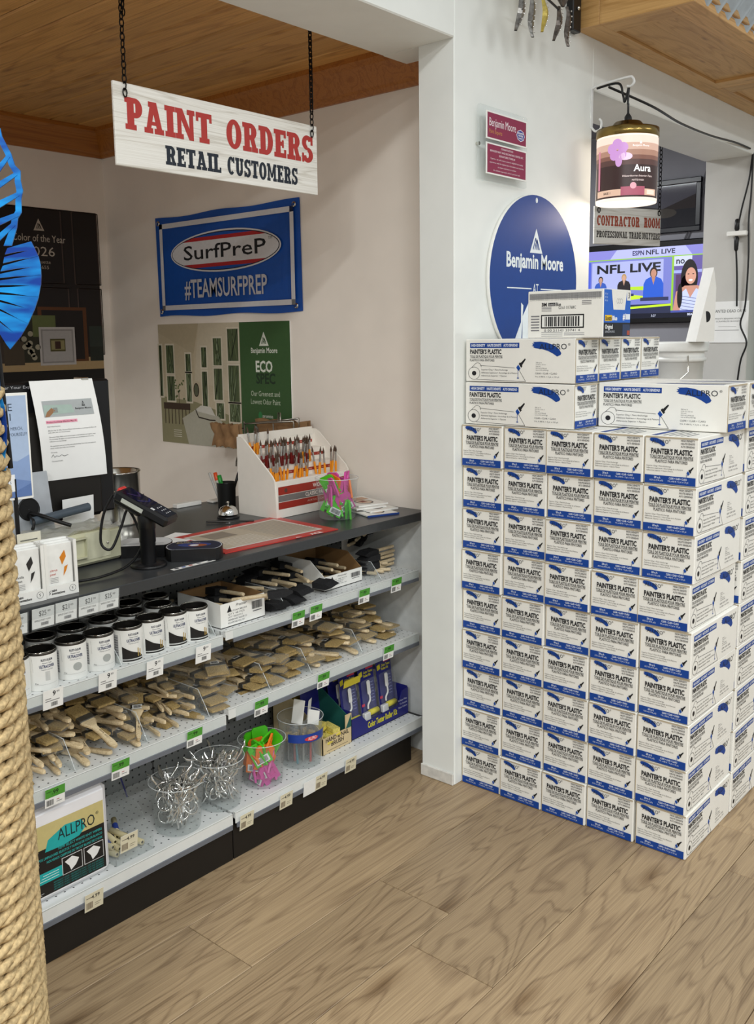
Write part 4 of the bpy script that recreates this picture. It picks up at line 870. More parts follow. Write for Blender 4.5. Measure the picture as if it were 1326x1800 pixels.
# clear tubs and their contents
def tub(label, loc, rt=.08, rb=.066, h=.148, parts=True):
    t = thing('plastic_tub', label, 'tub', loc)
    MB().lathe([(.001, .001), (rb-.004, .001), (rb, .004), (rt-.004, h-.012), (rt, h-.004)], TUBM, 36).build('tub_wall', t)
    b = MB(); b.tube([((rt-.001)*math.cos(2*PI*i/40), (rt-.001)*math.sin(2*PI*i/40), h) for i in range(40)], .0014, clear('tub_rim', 'ffffff', .5), 6, True); b.build('rim', t)
    return t
def opener_mesh(m):
    b = MB(); b.prism([(-.021, -.026), (-.009, -.026), (-.009, -.018), (.009, -.018), (.009, -.026), (.021, -.026), (.021, .02), (.015, .026), (-.015, .026), (-.021, .02)], -.0025, .0025, m)
    b.box((-.014, .006, .0025), (.014, .009, .004), m); b.box((-.014, -.012, .0025), (.014, -.009, .004), m); b.box((-.015, -.01, .0025), (-.012, .009, .004), m); b.box((.012, -.01, .0025), (.015, .009, .004), m)
    return b.mesh('plastic_clip')
OPC = {'pink': opener_mesh(mat('pink_plastic', 'd04fa0', .35)), 'green': opener_mesh(mat('green_plastic', '4fc41f', .35)), 'orange': opener_mesh(mat('orange_plastic', 'ee7a22', .35))}
a = Art(); a.rect(-.017, -.01, .017, .006, 'e6e6e6', 0); a.bars(-.013, -.008, .013, .003, '444444', 1); STK = a.mesh('barcode_sticker')
def fill_clips(c, rz, n, where, cols, hmax=.12, rmin=.0):
    for i in range(n):
        col = cols(i, n); f = i/n; ang = RND.uniform(0, 2*PI) if i % 3 else RND.uniform(-1.7, .4); r = RND.uniform(.025, .045)*(1 if i % 4 else .4)
        z = .022+hmax*f*.9+.008
        o = tag(put('plastic_clip', OPC[col], None, (c[0]+r*math.cos(ang), c[1]+r*math.sin(ang), c[2]+z), (PI/2+RND.uniform(-.35, .35), RND.uniform(-.5, .5), ang+PI/2+RND.uniform(-.5, .5))), '%s plastic clip piled in the clear tub %s' % (col, where), 'clip', 'plastic clips in the tub '+where)
        o.scale = (1.4, 1.4, 1.3)
        if i % 2 == 0: put('barcode_sticker', STK, o, mtx=FR((0, -.012, .0043), (1, 0, 0), (0, 1, 0)))
c = (-2.281, 2.444, ZC)
tub('clear tub of pink and green clips on the countertop', c)
fill_clips(c, 0, 34, 'on the countertop', lambda i, n: 'green' if i < n*.45 and i % 5 else ('orange' if i % 7 == 1 else 'pink' if i % 6 else 'green'))

# magazines
for k, (x, y, rz, z) in enumerate(((-2.25, 2.6, -.35, 0), (-2.29, 2.635, -.2, .007), (-2.33, 2.62, -.3, .014), (-2.34, 2.64, -.28, .021))):
    m_ = thing('booklet', ('blue spined booklet lowest in the pile by the wall', 'second booklet up in the pile by the wall', 'third booklet up in the pile by the wall', 'topmost booklet in the pile by the wall')[k], 'booklet', (x, y, ZC+z), (0, 0, rz), 'booklet pile')
    MB().box((-.09, -.065, .0008), (.088, .065, .0055), PAPER, .0008).build('pages', m_)
    MB().box((.086, -.066, 0), (.09, .066, .006), ink('1f3f86') if k == 0 else WHITEC).build('spine', m_)
    a = Art(); a.rect(-.09, -.065, .09, .065, 'eeece6', 0); a.ell(.02, .0, .045, .035, '55504c', 1); a.ell(.02, .0, .038, .029, 'd8c4b0', 2); a.rect(-.07, -.05, -.02, .05, 'c9a58a', 1); a.rect(.0, -.015, .035, .01, '8a4a3a', 3); a.build('cover_print', m_, FR((0, 0, .0058), (1, 0, 0), (0, 1, 0)))

# bag rack with brown paper bags
rk = thing('bag_rack', 'chrome wire bag rack standing behind the brush display', 'rack', (-2.8, 2.665, ZC))
WR = mat('wire_chrome', '9a958c', .25, .9)
for dx in (0, .03):
    MB().tube([(-.2, dx-.02, .29), (.1, dx-.02, .315+dx*.3), (.1, dx-.02, .26), (-.2, dx-.02, .235)], .0035, WR, 8).build('wire_arm', rk)
for x in (-.2, -.02, .1): MB().tube([(x, -.02, 0), (x, -.02, .3)], .0035, WR, 8).build('wire_post', rk)
MB().tube([(0, -.01, .31), (0, -.01, .345), (.012, -.01, .345), (.012, -.01, .31)], .003, WR, 8).build('wire_peg', rk)
MB().tube([(-.2-.05*math.cos(PI*i/10), -.03, .17-.065+.065*math.cos(PI*i/10+PI/2)*-1) for i in range(11)], .004, WR, 8).build('wire_loop', rk)
MB().tube([(-.34, -.02, .262), (-.2, -.02, .27)], .004, WR, 8).build('wire_tip', rk)
BAG = mat('kraft_paper', '93704c', .75, var=.15, scale=25, bump=.4)
for k, (x, y, w_, h, dz) in enumerate(((-.36, -.07, .17, .1, .19), (-.17, .02, .3, .11, .2))):
    b = MB(); vs = []; n = 10
    for j in range(5):
        for i in range(n+1):
            vs.append((x+w_*(i/n), y+.008*math.sin(i*1.7+j)+(.01 if j == 2 else 0), dz+h*j/4+.006*math.sin(i*2.1)))
    b.add(vs, [(j*(n+1)+i, j*(n+1)+i+1, (j+1)*(n+1)+i+1, (j+1)*(n+1)+i) for j in range(4) for i in range(n)], BAG, True)
    b.add([(p[0], p[1]+.02, p[2]) for p in vs], [(j*(n+1)+i+1, j*(n+1)+i, (j+1)*(n+1)+i, (j+1)*(n+1)+i+1) for j in range(4) for i in range(n)], BAG, True)
    tag(b.build('paper_bag', None, (-2.8, 2.665, ZC)), ('crumpled brown paper bag at the left tip of the wire rack', 'brown paper bags bunched between the rack wires')[k], 'bag')

# pen cup, bell
pc = thing('pen_cup', 'black mesh pen cup beside the service bell', 'cup', (-2.765, 2.335, ZC))
MESHM = clear('black_mesh', '3a3a3a', .55, .5); _mc['black_mesh'].node_tree.nodes['Principled BSDF'].inputs['Base Color'].default_value = (.01, .01, .01, 1)
MB().lathe([(.034, 0), (.036, .098)], MESHM, 24, cap0=True).build('mesh_wall', pc); MB().lathe([(.036, .096), (.038, .098), (.036, .1)], BLACK, 24).build('rim', pc)
def pen(label, col, d, tilt, L=.14, r=.004, cap=None):
    t = thing('pen', label, 'pen', (-2.765+d[0]*.012, 2.335+d[1]*.012, ZC+.004), (tilt[0], tilt[1], 0))
    MB().lathe([(r*.4, 0), (r, .008), (r, L*.86), (r*.5, L*.87)], mat('pen_'+col, col, .35), 10, cap0=True).build('barrel', t); MB().lathe([(r*1.1, L*.78), (r*1.1, L), (r*.6, L*1.01)], mat('pen_'+(cap or col), cap or col, .35), 10, cap1=True).build('cap', t)
pen('green marker leaning in the black pen cup', '1f8a34', (0, 0), (.12, -.2), .125, .009); pen('orange capped marker in the black pen cup', 'b8b4aa', (-1, -1), (.1, -.16), .135, .007, 'd2491c')
pen('silver scissor handle standing in the black pen cup', 'a9a7a2', (-1.2, -1.2), (.22, -.22), .14, .005); pen('blue pen leaning right in the black pen cup', '1c2f7a', (0, .6), (-.25, .2), .14, .004); pen('black pen leaning right in the black pen cup', '14151a', (1, 0), (-.3, .12), .135, .005)
bl = thing('service_bell', 'chrome service bell in front of the pen cup', 'bell', (-2.6, 2.2, ZC))
MB().lathe([(.04, 0), (.042, .004), (.036, .01), (.01, .012)], BLACK, 28, cap0=True).build('base', bl); MB().lathe([(.036, .014), (.035, .024), (.028, .038), (.014, .046), (.004, .048)], CHROME, 32).build('dome', bl); MB().lathe([(.004, .046), (.004, .055), (.006, .058), (.001, .062)], STEEL, 12).build('plunger', bl)
tag(MB().tube([(-2.58, 2.08, ZC+.005), (-2.46, 2.2, ZC+.005)], .004, mat('pencil_grey', '2c2926', .4), 6).build('pencil'), 'dark pencil lying on the countertop before the bell', 'pencil')
tag(MB().box((-2.93, 2.2, ZC), (-2.9, 2.32, ZC+.016), WHITEC, .002).build('small_carton'), 'flat cream carton at the back edge of the countertop', 'box')
tag(MB().box((-2.92, 2.36, ZC), (-2.88, 2.45, ZC+.01), WHITEC, .003).build('wall_adapter'), 'white adapter lying beside the pen cup at the wall', 'adapter')

# red bordered counter mat
mt = thing('counter_mat', 'red bordered printed mat curling on the countertop', 'mat', (-2.16, 1.81, ZC), (0, 0, 0))
RED = mat('mat_red', 'c23a34', .35, var=.04)
P_ = [(0, 0), (.03, .475), (-.31, .5), (-.31, .02)]
MB().prism(P_, 0, .003, RED).build('vinyl_sheet', mt)
a = Art(); inset = lambda k: [(-k*.9, .02+k*.4), (.03-k*1.1, .475-k), (-.31+k, .5-k*1.1), (-.31+k, .02+k)]
a.poly(inset(.035), 'd8d2cc', 1); a.poly(inset(.046), 'b9ac98', 2)
for i in range(14): a.rect(-.255+.016*i, .27, -.25+.016*i, .44, '9a958e', 3)
for i in range(8): a.rect(-.15+.015*i, .08, -.1455+.015*i, .24, 'd6d0c6', 3)
a.rect(-.25, .1, -.17, .2, '8a7f72', 3)
a.build('print', mt, FR((0, 0, .0032), (1, 0, 0), (0, 1, 0)))
a = Art(); a.text('ACE', .35, .012, .018, 'f3dcd8', 1, bold=.05); a.poly([(.28, .012), (.31, .012), (.295, .028)], 'e8b8b4'); a.build('border_print', mt, FR((.018, 0, .0034), (.06, 1, 0), (-1, .06, 0)))
# disc case and note tray
def disc_case(label, x, y, top, rz):
    t = thing('disc_case', label, 'case', (x, y, ZC), (0, 0, rz))
    pts = [(.085*math.cos(2*PI*i/36), .085*max(-.6, min(.78, math.sin(2*PI*i/36)))) for i in range(36)]
    MB().prism(pts, 0, .036, BLACK, False).build('case_body', t)
    a = Art(); sc_ = [(x_*.97, y_*.97) for x_, y_ in pts]
    if top == 'disc':
        a.poly(sc_, 'c8ccd4', 0); a.poly([(x_*.97, y_*.97) for x_, y_ in sc_], '1b2036', 1); a.ell(.0, .01, .05, .028, '2c3c78', 2); a.ell(.01, .0, .028, .018, '8c4a2c', 3); a.ell(.0, .0, .014, .012, 'c9cdd6', 4); a.text('LET US', -.06, .04, .01, 'c9b48a', 5); a.text('ANSWER YOU', -.055, .026, .011, 'c9b48a', 5, w=.07)
    else: a.poly(sc_, 'd6d8da', 0); a.rect(-.06, -.02, .06, -.017, '9aa0a6', 1); a.rect(-.06, -.03, .04, -.027, '9aa0a6', 1)
    a.build('top_print', t, FR((0, 0, .0365), (1, 0, 0), (0, 1, 0)))
disc_case('black rounded case topped with a dark space picture', -2.2, 1.725, 'disc', math.radians(48))
disc_case('black rounded case with a white top behind the card reader', -2.36, 1.66, 'white', math.radians(48))
for k, (x, y, r_) in enumerate(((-2.46, 1.86, .4), (-2.43, 1.78, .2))):
    tag(MB().box((-.05, -.075, 0), (.05, .075, .0015), PAPER).build('paper_slip', None, (x, y, ZC+.0005+.002*k), (0, 0, r_)), ('white paper slip lying under the edge of the red mat', 'white paper slip overlapping another behind the disc case')[k], 'paper')
# label strip on the counter edge
st = thing('sticker_strip', 'worn white sticker strip along the counter front edge', 'sticker', (-2.135, 1.585, ZC), (0, 0, 0))
MB().box((0, 0, 0), (.016, .16, .0006), WHITEC).build('strip', st); a = Art()
for y_, c_ in ((.01, '4a4a52'), (.035, '3a5aa0'), (.06, 'b04a3a'), (.09, '8a8a90'), (.13, '55555a')): a.rect(.003, y_, .012, y_+.014, c_)
a.build('print', st, FR((0, 0, .0007), (1, 0, 0), (0, 1, 0)))

# card terminal on its pole
tm = thing('card_reader', 'black card payment terminal tilted on a pole stand', 'card reader', (-2.222, 1.575, ZC), (0, 0, math.radians(-8)))
MB().lathe([(.052, 0), (.053, .005), (.049, .009), (.02, .011)], BLACK, 36, cap0=True).build('base', tm); MB().lathe([(.022, .01), (.022, .07), (.0235, .072), (.0235, .11), (.025, .112), (.025, .155), (.018, .165)], BLACK, 28).build('pole', tm)


b = MB(); b.box((-.088, -.042, -.016), (.088, .042, .014), BLACK, .007); b.box((-.088, -.03, -.03), (.0, .03, -.014), BLACK, .006)
hb = b.build('housing', tm, (0, 0, .175), (0, math.radians(28), math.radians(38)))

a = Art(); a.rect(-.075, -.036, .016, .036, ink('17121e', .05), 0); a.path([(-.06, -.02), (-.03, .01), (-.05, .03)], .006, ink('3a2a52', .05), 1); a.path([(-.02, -.03), (0, .01), (-.01, .03)], .006, ink('33305a', .05), 1)
a.rect(.02, -.03, .08, .036, ink('1d1e22', .2), 0)
for i in range(3):
    for j in range(3): a.rect(.032+.015*i, -.005+.012*j, .036+.015*i, .0+.012*j, 'cfd2d6', 1)
a.rect(.024, -.034, .036, -.022, 'e8eaec', 1); a.text('P', .027, -.031, .006, '333333', 2)
a.build('screen', hb, FR((0, 0, .0142), (1, 0, 0), (0, 1, 0)))
MB().box((-.092, -.02, -.006), (-.08, .02, .016), mat('red_plastic', 'd33a34', .35), .003).build('red_tab', hb)
MB().box((-.06, -.0432, -.009), (.01, -.0418, .003), ink('b8bcb2')).build('side_label', hb)
cord('black cable hanging in a loop from the terminal to the counter', [(-2.3, 1.52, 1.16), (-2.325, 1.5, 1.10), (-2.33, 1.49, 1.02), (-2.31, 1.51, 1.0), (-2.3, 1.54, 1.06), (-2.29, 1.56, 1.11), (-2.27, 1.58, 1.05), (-2.25, 1.57, 1.0), (-2.22, 1.5, .965), (-2.2, 1.4, .957), (-2.21, 1.33, .957)], .004)

# receipt machine under plastic
rp = thing('receipt_printer', 'beige office machine under clear plastic on the countertop', 'printer', (-2.335, 1.2, ZC), (0, 0, math.radians(4)))
BG = mat('beige_plastic', 'c3c1a4', .45, var=.03)
MB().box((-.14, 0, .004), (0, .385, .1), BG, .008).build('housing', rp); MB().box((-.13, .01, 0), (-.01, .375, .006), BLACK).build('feet', rp)
MB().box((0, .196, .03), (.012, .2, .09), BG).box((0, .25, .03), (.012, .254, .09), BG).box((0, .2, .086), (.012, .25, .09), BG).box((0, .2, .03), (.012, .25, .034), BG).build('finger_slot', rp); MB().box((0, .255, .02), (.0012, .34, .098), mat('beige_panel', 'cfcdb2', .45), .0005).build('front_panel', rp)
MB().ball((.002, .33, .06), .004, STEEL, 8).build('screw', rp)
b = MB(); n = 14; vs = [(-.142+.145*i/n, .39*j/n-.005, .106+.006*math.sin(i*1.9+j*.7)+.005*math.sin(j*2.3+i)) for i in range(n+1) for j in range(n+1)]
b.add(vs, [(i*(n+1)+j, i*(n+1)+j+1, (i+1)*(n+1)+j+1, (i+1)*(n+1)+j) for i in range(n) for j in range(n)], clear('crumpled_film', 'e9e6dc', .25, .15), True); b.build('plastic_cover', rp)
# scent sachet boxes
def scent_box(label, y, fruit, c1, name1, name2):
    t = thing('sachet_box', label, 'box', (-2.135, y, ZC), (0, 0, math.radians(-3)))
    W_, D_, H_ = .089, .06, .142
    MB().box((-.004, 0, 0), (0, W_, .03), WHITEC).box((-D_, 0, 0), (-.004, .003, H_), WHITEC).box((-D_, W_-.003, 0), (-.004, W_, H_), WHITEC).box((-D_, 0, 0), (-D_+.003, W_, H_), WHITEC).box((-.004, 0, .03), (0, .008, H_), WHITEC).box((-.004, W_-.008, .03), (0, W_, H_), WHITEC).box((-D_, .003, 0), (-.004, W_-.003, .003), WHITEC).build('carton', t)
    for k in range(3): MB().box((-.016-.012*k, .008, .004), (-.007-.012*k, W_-.008, H_-.004+.004*k), mat('sachet_white', 'eeeeea', .4), .003).build('sachet', t)
    a = Art(); a.poly([(.05, .08), (.062, .1), (.058, .118), (.044, .1)], fruit, 1); a.poly([(.052, .05), (.06, .062), (.066, .078), (.056, .074)], fruit, 1); a.text(name1, .016, .066, .006, c1, 1, w=.02); a.text(name2, .016, .056, .006, c1, 1, w=.015)
    for i in range(4): a.rect(.016, .048-.004*i, .038, .0492-.004*i, '9a9a9a')
    a.build('sachet_print', t, FR((-.0066, 0, 0), (0, 1, 0), (0, 0, 1)))
    a = Art(); a.text('paint', .014, .016, .006, '15151a', 1, w=.014, bold=.03); a.text('scentsations', .014, .008, .006, '15151a', 1, w=.036, bold=.03); a.poly([(.006, .008), (.011, .012), (.008, .014), (.012, .021), (.007, .017), (.009, .015)], '15151a'); a.ring(.072, .016, .009, .009, .0008, '15151a'); a.poly([(.07, .011), (.074, .015), (.071, .017), (.075, .021), (.069, .018), (.072, .015)], '15151a')
    a.build('front_print', t, FR((.0002, 0, 0), (0, 1, 0), (0, 0, 1)))
scent_box('white scent sachet box with dark vanilla picture', 1.108, '2c2a28', '2a2a2e', 'vanilla', 'bean'); scent_box('white scent sachet box with orange slice picture', 1.2, 'd88420', 'c0392b', 'citrus', 'peel')
pt = thing('price_tag', 'upright cream price card behind the sachet boxes', 'price tag', (-2.2, 1.165, ZC)); MB().box((0, 0, 0), (.0015, .065, .165), mat('card_cream', 'dad5c2', .5)).build('card', pt)
a = Art(); a.rect(.008, .145, .055, .148, '66665e'); a.bars(.01, .112, .033, .135, '66665e'); a.rect(.038, .12, .055, .123, '88887e'); a.build('print', pt, FR((.0017, 0, 0), (0, 1, 0), (0, 0, 1)))

# gallon can
gc = thing('steel_can', 'open shiny steel paint can behind the card reader', 'can', (-2.85, 1.9, ZC))
MB().lathe([(.082, 0), (.084, .004), (.082, .008), (.082, .182), (.086, .186), (.084, .19), (.078, .186), (.078, .01)], STEEL, 48, cap0=True).build('can_body', gc)
MB().lathe([(.014, 0), (.014, .006), (.006, .008)], STEEL, 16).build('ear', gc, (.05, -.066, .13), (PI/2, 0, .75)); MB().tube(smooth([(.055, -.078, .13), (.09, -.05, .1), (.1, .02, .08), (.06, .07, .1)]), .0025, STEEL, 6).build('wire_handle', gc)

# monitor seen from behind with papers
mo = thing('monitor', 'black monitor seen from behind on a silver stand', 'monitor', (-2.56, 1.1, ZC))
MW = .6   # local +Y runs along the counter, +X faces the shop
MB().box((-.02, 0, .11), (.0, MW, .53), BLACK, .006).build('screen_housing', mo); MB().box((-.012, .1, .105), (.014, MW-.05, .44), mat('monitor_back', '16130f', .5), .012).build('back_bulge', mo)
a = Art(); a.text('x20', .17, .513, .009, 'b8b8bc', 1); a.text('Power Your Experience', .22, .513, .008, 'b8b8bc', 1, w=.16); a.build('housing_print', mo, FR((.0004, 0, 0), (0, 1, 0), (0, 0, 1)))
SILV = mat('silver_plastic', 'b9bec4', .3, .4); TL = Matrix.Rotation(math.radians(-9), 4, 'Y')
b = MB(); b.M = TL; b.box((-.01, .185, 0), (0, .345, .27), SILV, .002); b.build('stand_plate', mo, (.08, 0, .003)); MB().box((-.1, .185, 0), (.07, .345, .006), SILV, .002).build('stand_foot', mo)
b = MB(); b.M = TL @ Matrix.Translation((0, .27, .165)) @ Matrix.Rotation(PI/2, 4, 'Y'); b.lathe([(.034, -.002), (.034, .002), (.03, .003), (.029, -.001)], BLACK, 28).lathe([(.03, .0015), (.001, .0015)], mat('hole_dark', '0a0a0b', .8), 28); b.build('cable_hole', mo, (.08, 0, .003))
cord('black power cables dropping from the grommet in the monitor stand', [(-2.5, 1.37, 1.105), (-2.46, 1.385, 1.1), (-2.43, 1.41, 1.085), (-2.40, 1.44, 1.07)], .006)
cord('second black cable hanging from the grommet behind the sachets', [(-2.5, 1.365, 1.1), (-2.465, 1.36, 1.09), (-2.46, 1.355, 1.07), (-2.455, 1.35, 1.068)], .005)
# letter
le = thing('letter', 'white surcharge letter draped over the back of the monitor', 'letter', (-2.56, 1.1, ZC))
b = MB(); n = 10; y0, y1 = .318, .528
def lpos(f, u): return (.016+.016*math.sin(PI*min(1, f*.9))+.012*(u-.5)*f, y0+(y1-y0)*u+.028*f, .534-.3*f)
vs = [lpos(i/n, j/6) for i in range(n+1) for j in range(7)]; fs = [(i*7+j, (i+1)*7+j, (i+1)*7+j+1, i*7+j+1) for i in range(n) for j in range(6)]
b.add(vs, fs, PAPER, True); b.add([(x-.0008, y, z) for x, y, z in vs], [f_[::-1] for f_ in fs], PAPER, True); b.add([(.016, y0, .534), (.016, y1, .534), (-.03, y1, .532), (-.03, y0, .532)], [(0, 1, 2, 3)], PAPER); b.build('sheet', le)
class LArt(Art):
    def _add(s, pts, fs, col, lay):
        m = col if not isinstance(col, str) else ink(col)
        s.b.add([(lambda p: (p[0]+.0006+lay*.0003, p[1], p[2]))(lpos(1-v, u)) for u, v in pts], fs, m)
a = LArt()
for i in range(8): a.rect(.12+.79/8*i, .64, .12+.79/8*(i+1), .8, 'aeb3b4', 1)
a.poly([(.13, .66), (.6, .67), (.57, .75), (.13, .76)], 'a9bdb4', 2); a.poly([(.13, .64), (.2, .645), (.3, .7), (.25, .73), (.17, .69)], '9c7350', 3); a.rect(.27, .68, .34, .73, '8d9490', 3)
bm_logo(a, .76, .73, .055, '1c1c1e', 'aeb3b4', 2); a.text('Benjamin Moore', .62, .7, .018, '1c1c1e', 2, w=.26, bold=.01)
a.rect(.13, .575, .62, .605, 'f2a7bd', 1); a.text('Product Surcharge Effective May 18', .14, .582, .014, '7a1530', 2, w=.46, bold=.015)
for i, (t, w_, y_) in enumerate((('Dear Valued Retailer,', .2, .54), ('Effective May 18, 2026, Benjamin Moore will introduce a surcharge of 2.5% on all', .76, .5), ('paint, stain, and colorant purchases.', .34, .48), ('This action helps offset continued increases in raw materials and logistics costs.', .74, .435), ('The surcharge will appear as a separate line item on invoices and will not be', .7, .413), ('reflected in pricing catalogs.', .26, .391), ('We appreciate your partnership and understanding. If you have any questions', .72, .345), ('please contact your sales representative.', .38, .323), ('Sincerely,', .1, .28), ('Chairman & CEO', .17, .19))): a.text(t, .14, y_, .011, '3c3c40', 1, w=w_)
a.path([(.14, .235), (.17, .265), (.19, .235), (.22, .25), (.26, .24), (.3, .255), (.34, .24), (.4, .25)], .004, '2a2a30', 1)
a.b.build('print', le)
MB().box((-.026, .49, .53), (.02, .515, .538), STEEL, .002).build('binder_clip', le)
tag(MB().box((0, 0, 0), (.001, .115, .09), PAPER).build('note_paper', None, (-2.53, 1.49, 1.035), (0, .05, .1)), 'blank white sheet hanging below the monitor', 'paper')
# merch sign in acrylic stand
ms = thing('counter_sign', 'blue mountain merch price sign standing before the monitor', 'sign', (-2.25, 1.095, ZC), (0, 0, math.radians(-3)))
MB().box((-.003, 0, .245), (0, .148, .52), WHITEC, .001).build('board', ms); MB().tube([(-.004, .1, 0), (-.004, .1, .3)], .006, BLACK, 8).build('stem', ms); MB().box((-.05, .05, 0), (.03, .14, .006), BLACK, .002).build('foot', ms)
a = Art(); a.rect(.004, .252, .143, .513, 'a9bcd8', 0); a.poly([(.004, .252), (.143, .252), (.143, .36), (.11, .345), (.08, .35), (.05, .375), (.004, .36)], '8aa2cc', 1); a.poly([(.004, .252), (.143, .252), (.143, .29), (.1, .3), (.06, .33), (.004, .34)], '6f8abd', 2); a.poly([(.06, .252), (.143, .252), (.143, .285)], '5d78ad', 3)
a.text('TE', .075, .475, .018, '3a4658', 1, w=.03); a.text('NI', .075, .45, .018, '3a4658', 1, w=.025); a.text('BUCK MERCH,', .07, .425, .008, '3f4c60', 1, w=.06); a.text('FOR YOURSELF!', .07, .41, .008, '3f4c60', 1, w=.07)
a.rect(.06, .268, .1, .312, 'eef0f2', 4); 
for i, t in enumerate(('...$8', '...$15', '...$25')): a.text(t, .068, .3-.012*i, .007, '55606e', 5)
a.build('print', ms, FR((.0003, 0, 0), (0, 1, 0), (0, 0, 1)))
tag(MB().lathe([(.013, 0), (.013, .2)], mat('slate_tube', '4a5560', .4), 12, cap0=True, cap1=True).build('cardboard_tube', None, (-2.47, 1.36, ZC+.135), (PI/2-.06, 0, PI+.12)), 'slate coloured tube lying on the beige machine', 'tube')

# ================================================================== GOODS ON THE SHELVES
# pint paint cans
LIDM = mat('dark_lid', '4a4743', .28, .9, var=.1); CANW = mat('can_label_white', 'eeeeea', .4, var=.01)
CR, CHh = .0405, .1
can_m = MB().lathe([(CR-.001, 0), (CR, .003), (CR, CHh-.006)], CANW, 32, cap0=True).mesh('paint_can')
lid_m = MB().lathe([(CR, CHh-.007), (CR+.0012, CHh-.004), (CR, CHh-.001), (CR-.002, CHh), (CR-.006, CHh-.001), (CR-.0085, CHh-.011), (.001, CHh-.011)], LIDM, 32).mesh('lid')
ring_m = MB().tube([((CR-.002)*math.cos(2*PI*i/32), (CR-.002)*math.sin(2*PI*i/32), CHh) for i in range(32)], .0014, STEEL, 6, True).mesh('lid_ring')
def can_label(kind):
    a = Art((CR+.0002, -.2)); a.text('RUST-OLEUM', .0, .078, .0055, '2a2f44', 1, w=.03, al='C', bold=.03); a.text('Painter’s Touch', .0, .071, .0035, '2a2f44', 1, w=.024, al='C'); a.text('ULTRACOVER', .0, .06, .0075, '23305e', 1, w=.04, al='C', bold=.03)
    a.text('Premium Latex Paint', .0, .054, .003, '555a66', 1, w=.03, al='C'); a.rect(-.06, .02, -.045, .08, 'a8a8a8'); 
    for i in range(8): a.rect(-.06, .022+.007*i, -.046, .0245+.007*i, '6a6a6e', 2)
    if kind == 'grey': a.ell(.004, .035, .012, .011, 'a9aca9', 1, 14)
    elif kind == 'white': a.rect(-.006, .026, .006, .05, 'c6c7c4')
    else: a.poly([(-.034, .012), (.028, .012), (.018, .024), (-.01, .034), (-.034, .048)], '1a1715', 1); a.rect(.01, .016, .013, .04, 'b99a50', 2); a.rect(.017, .016, .02, .036, 'b99a50', 2); a.rect(-.034, .005, .028, .009, '1a1715', 1)
    a.line((-.038, .085), (-.036, .05), .0006, 'b5b5b2'); a.rect(-.034, .016 if kind != 'black' else .0105, .03, .0166 if kind != 'black' else .011, 'b5b5b2'); a.text('Flat', -.032, .018, .004, '6a6a6a', 1) if kind != 'black' else None
    return a.mesh('label_print')
LBL = {k: can_label(k) for k in ('grey', 'white', 'black')}
kinds = ['white', 'white', 'grey', 'grey', 'black', 'black', 'black', 'black']
ys = [1.112, 1.185, 1.278, 1.361, 1.449, 1.53, 1.612, 1.682]
def can(x, y, kind, label):
    o = tag(put('paint_can', can_m, None, (x, y, .7185), (0, 0, RND.uniform(-.15, .1))), label, 'can', 'small paint cans on the upper shelf')
    put('lid', lid_m, o); put('lid_ring', ring_m, o); put('label_print', LBL[kind], o)
for i, y in enumerate(ys): can(-2.166+.006*math.sin(i*2), y, kinds[i], 'small %s label paint can, %s from the left in the front row' % (kinds[i], ORD[i]))
for i, y in enumerate([1.15, 1.245, 1.34, 1.44, 1.53, 1.63]): can(-2.262, y, kinds[min(7, i+1)], 'small paint can, %s from the left in the second row' % ORD[i])
for i, y in enumerate([1.2, 1.46, 1.58, 1.68]): can(-2.345, y, 'black', 'small paint can, %s from the left in the back row' % ORD[i])

# chip brushes: wooden beaver-tail handle, metal ferrule, pale bristles
HW = wood('bare_wood', 'c0a476', 'e6d3ae', (30, 30, 30), .6, 3, bump=.05); BRS = mat('white_bristle', 'a58d5c', .8, var=.3, scale=220, bump=.5); FRR = mat('tin_ferrule', '6e6c66', .35, .8, var=.15)
def brush_meshes(w_, L=1.):
    prof = [(0, .2), (.006, .34), (.02, .42), (.045, .36), (.07, .3), (.09, .36), (.105, .7), (.115, .97), (.122, 1)]
    up = [(x*L, w_/2*f) for x, f in prof]; poly = up+[(x, -y) for x, y in reversed(up)]
    b = MB(); n = len(poly)
    ctr = lambda s_: [(x*1.0, y*s_) for x, y in poly]
    vs = [(x, y*.8, 0) for x, y in poly]+[(x, y, .003) for x, y in poly]+[(x, y, .007) for x, y in poly]+[(x, y*.8, .01) for x, y in poly]
    fs = [tuple(reversed(range(n))), tuple(range(3*n, 4*n))]+[(k*n+i, k*n+(i+1) % n, (k+1)*n+(i+1) % n, (k+1)*n+i) for k in range(3) for i in range(n)]
    ar = sum(poly[i][0]*poly[(i+1) % n][1]-poly[(i+1) % n][0]*poly[i][1] for i in range(n))
    if ar < 0: fs = [f[::-1] for f in fs]
    h = b.add(vs, fs, HW).mesh('handle')
    f = MB().box((.12*L, -w_/2-.001, -.002), (.142*L, w_/2+.001, .012), FRR, .002).mesh('ferrule')
    br = MB(); x0, x1 = .14*L, .188*L
    br.add([(x0, -w_/2, -.001), (x0, w_/2, -.001), (x1, w_/2*1.04, .002), (x1, -w_/2*1.04, .002), (x0, -w_/2, .011), (x0, w_/2, .011), (x1, w_/2*1.04, .008), (x1, -w_/2*1.04, .008)], [(3, 2, 1, 0), (4, 5, 6, 7), (0, 1, 5, 4), (1, 2, 6, 5), (2, 3, 7, 6), (3, 0, 4, 7)], BRS)
    a = Art(); a.text('CHIP', .035, -.004, .005, '5a4a34', 1); a.rect(.055, -.003, .075, -.001, '7a6a50')
    sl = MB().box((-.002, -w_/2-.004, -.003), (.192*L, w_/2+.004, .014), FILM, .003)
    return h, f, br.mesh('bristles'), a.mesh('stamp'), sl.mesh('plastic_sleeve')
BMS = [brush_meshes(.05), brush_meshes(.036), brush_meshes(.064), brush_meshes(.028, .85)]
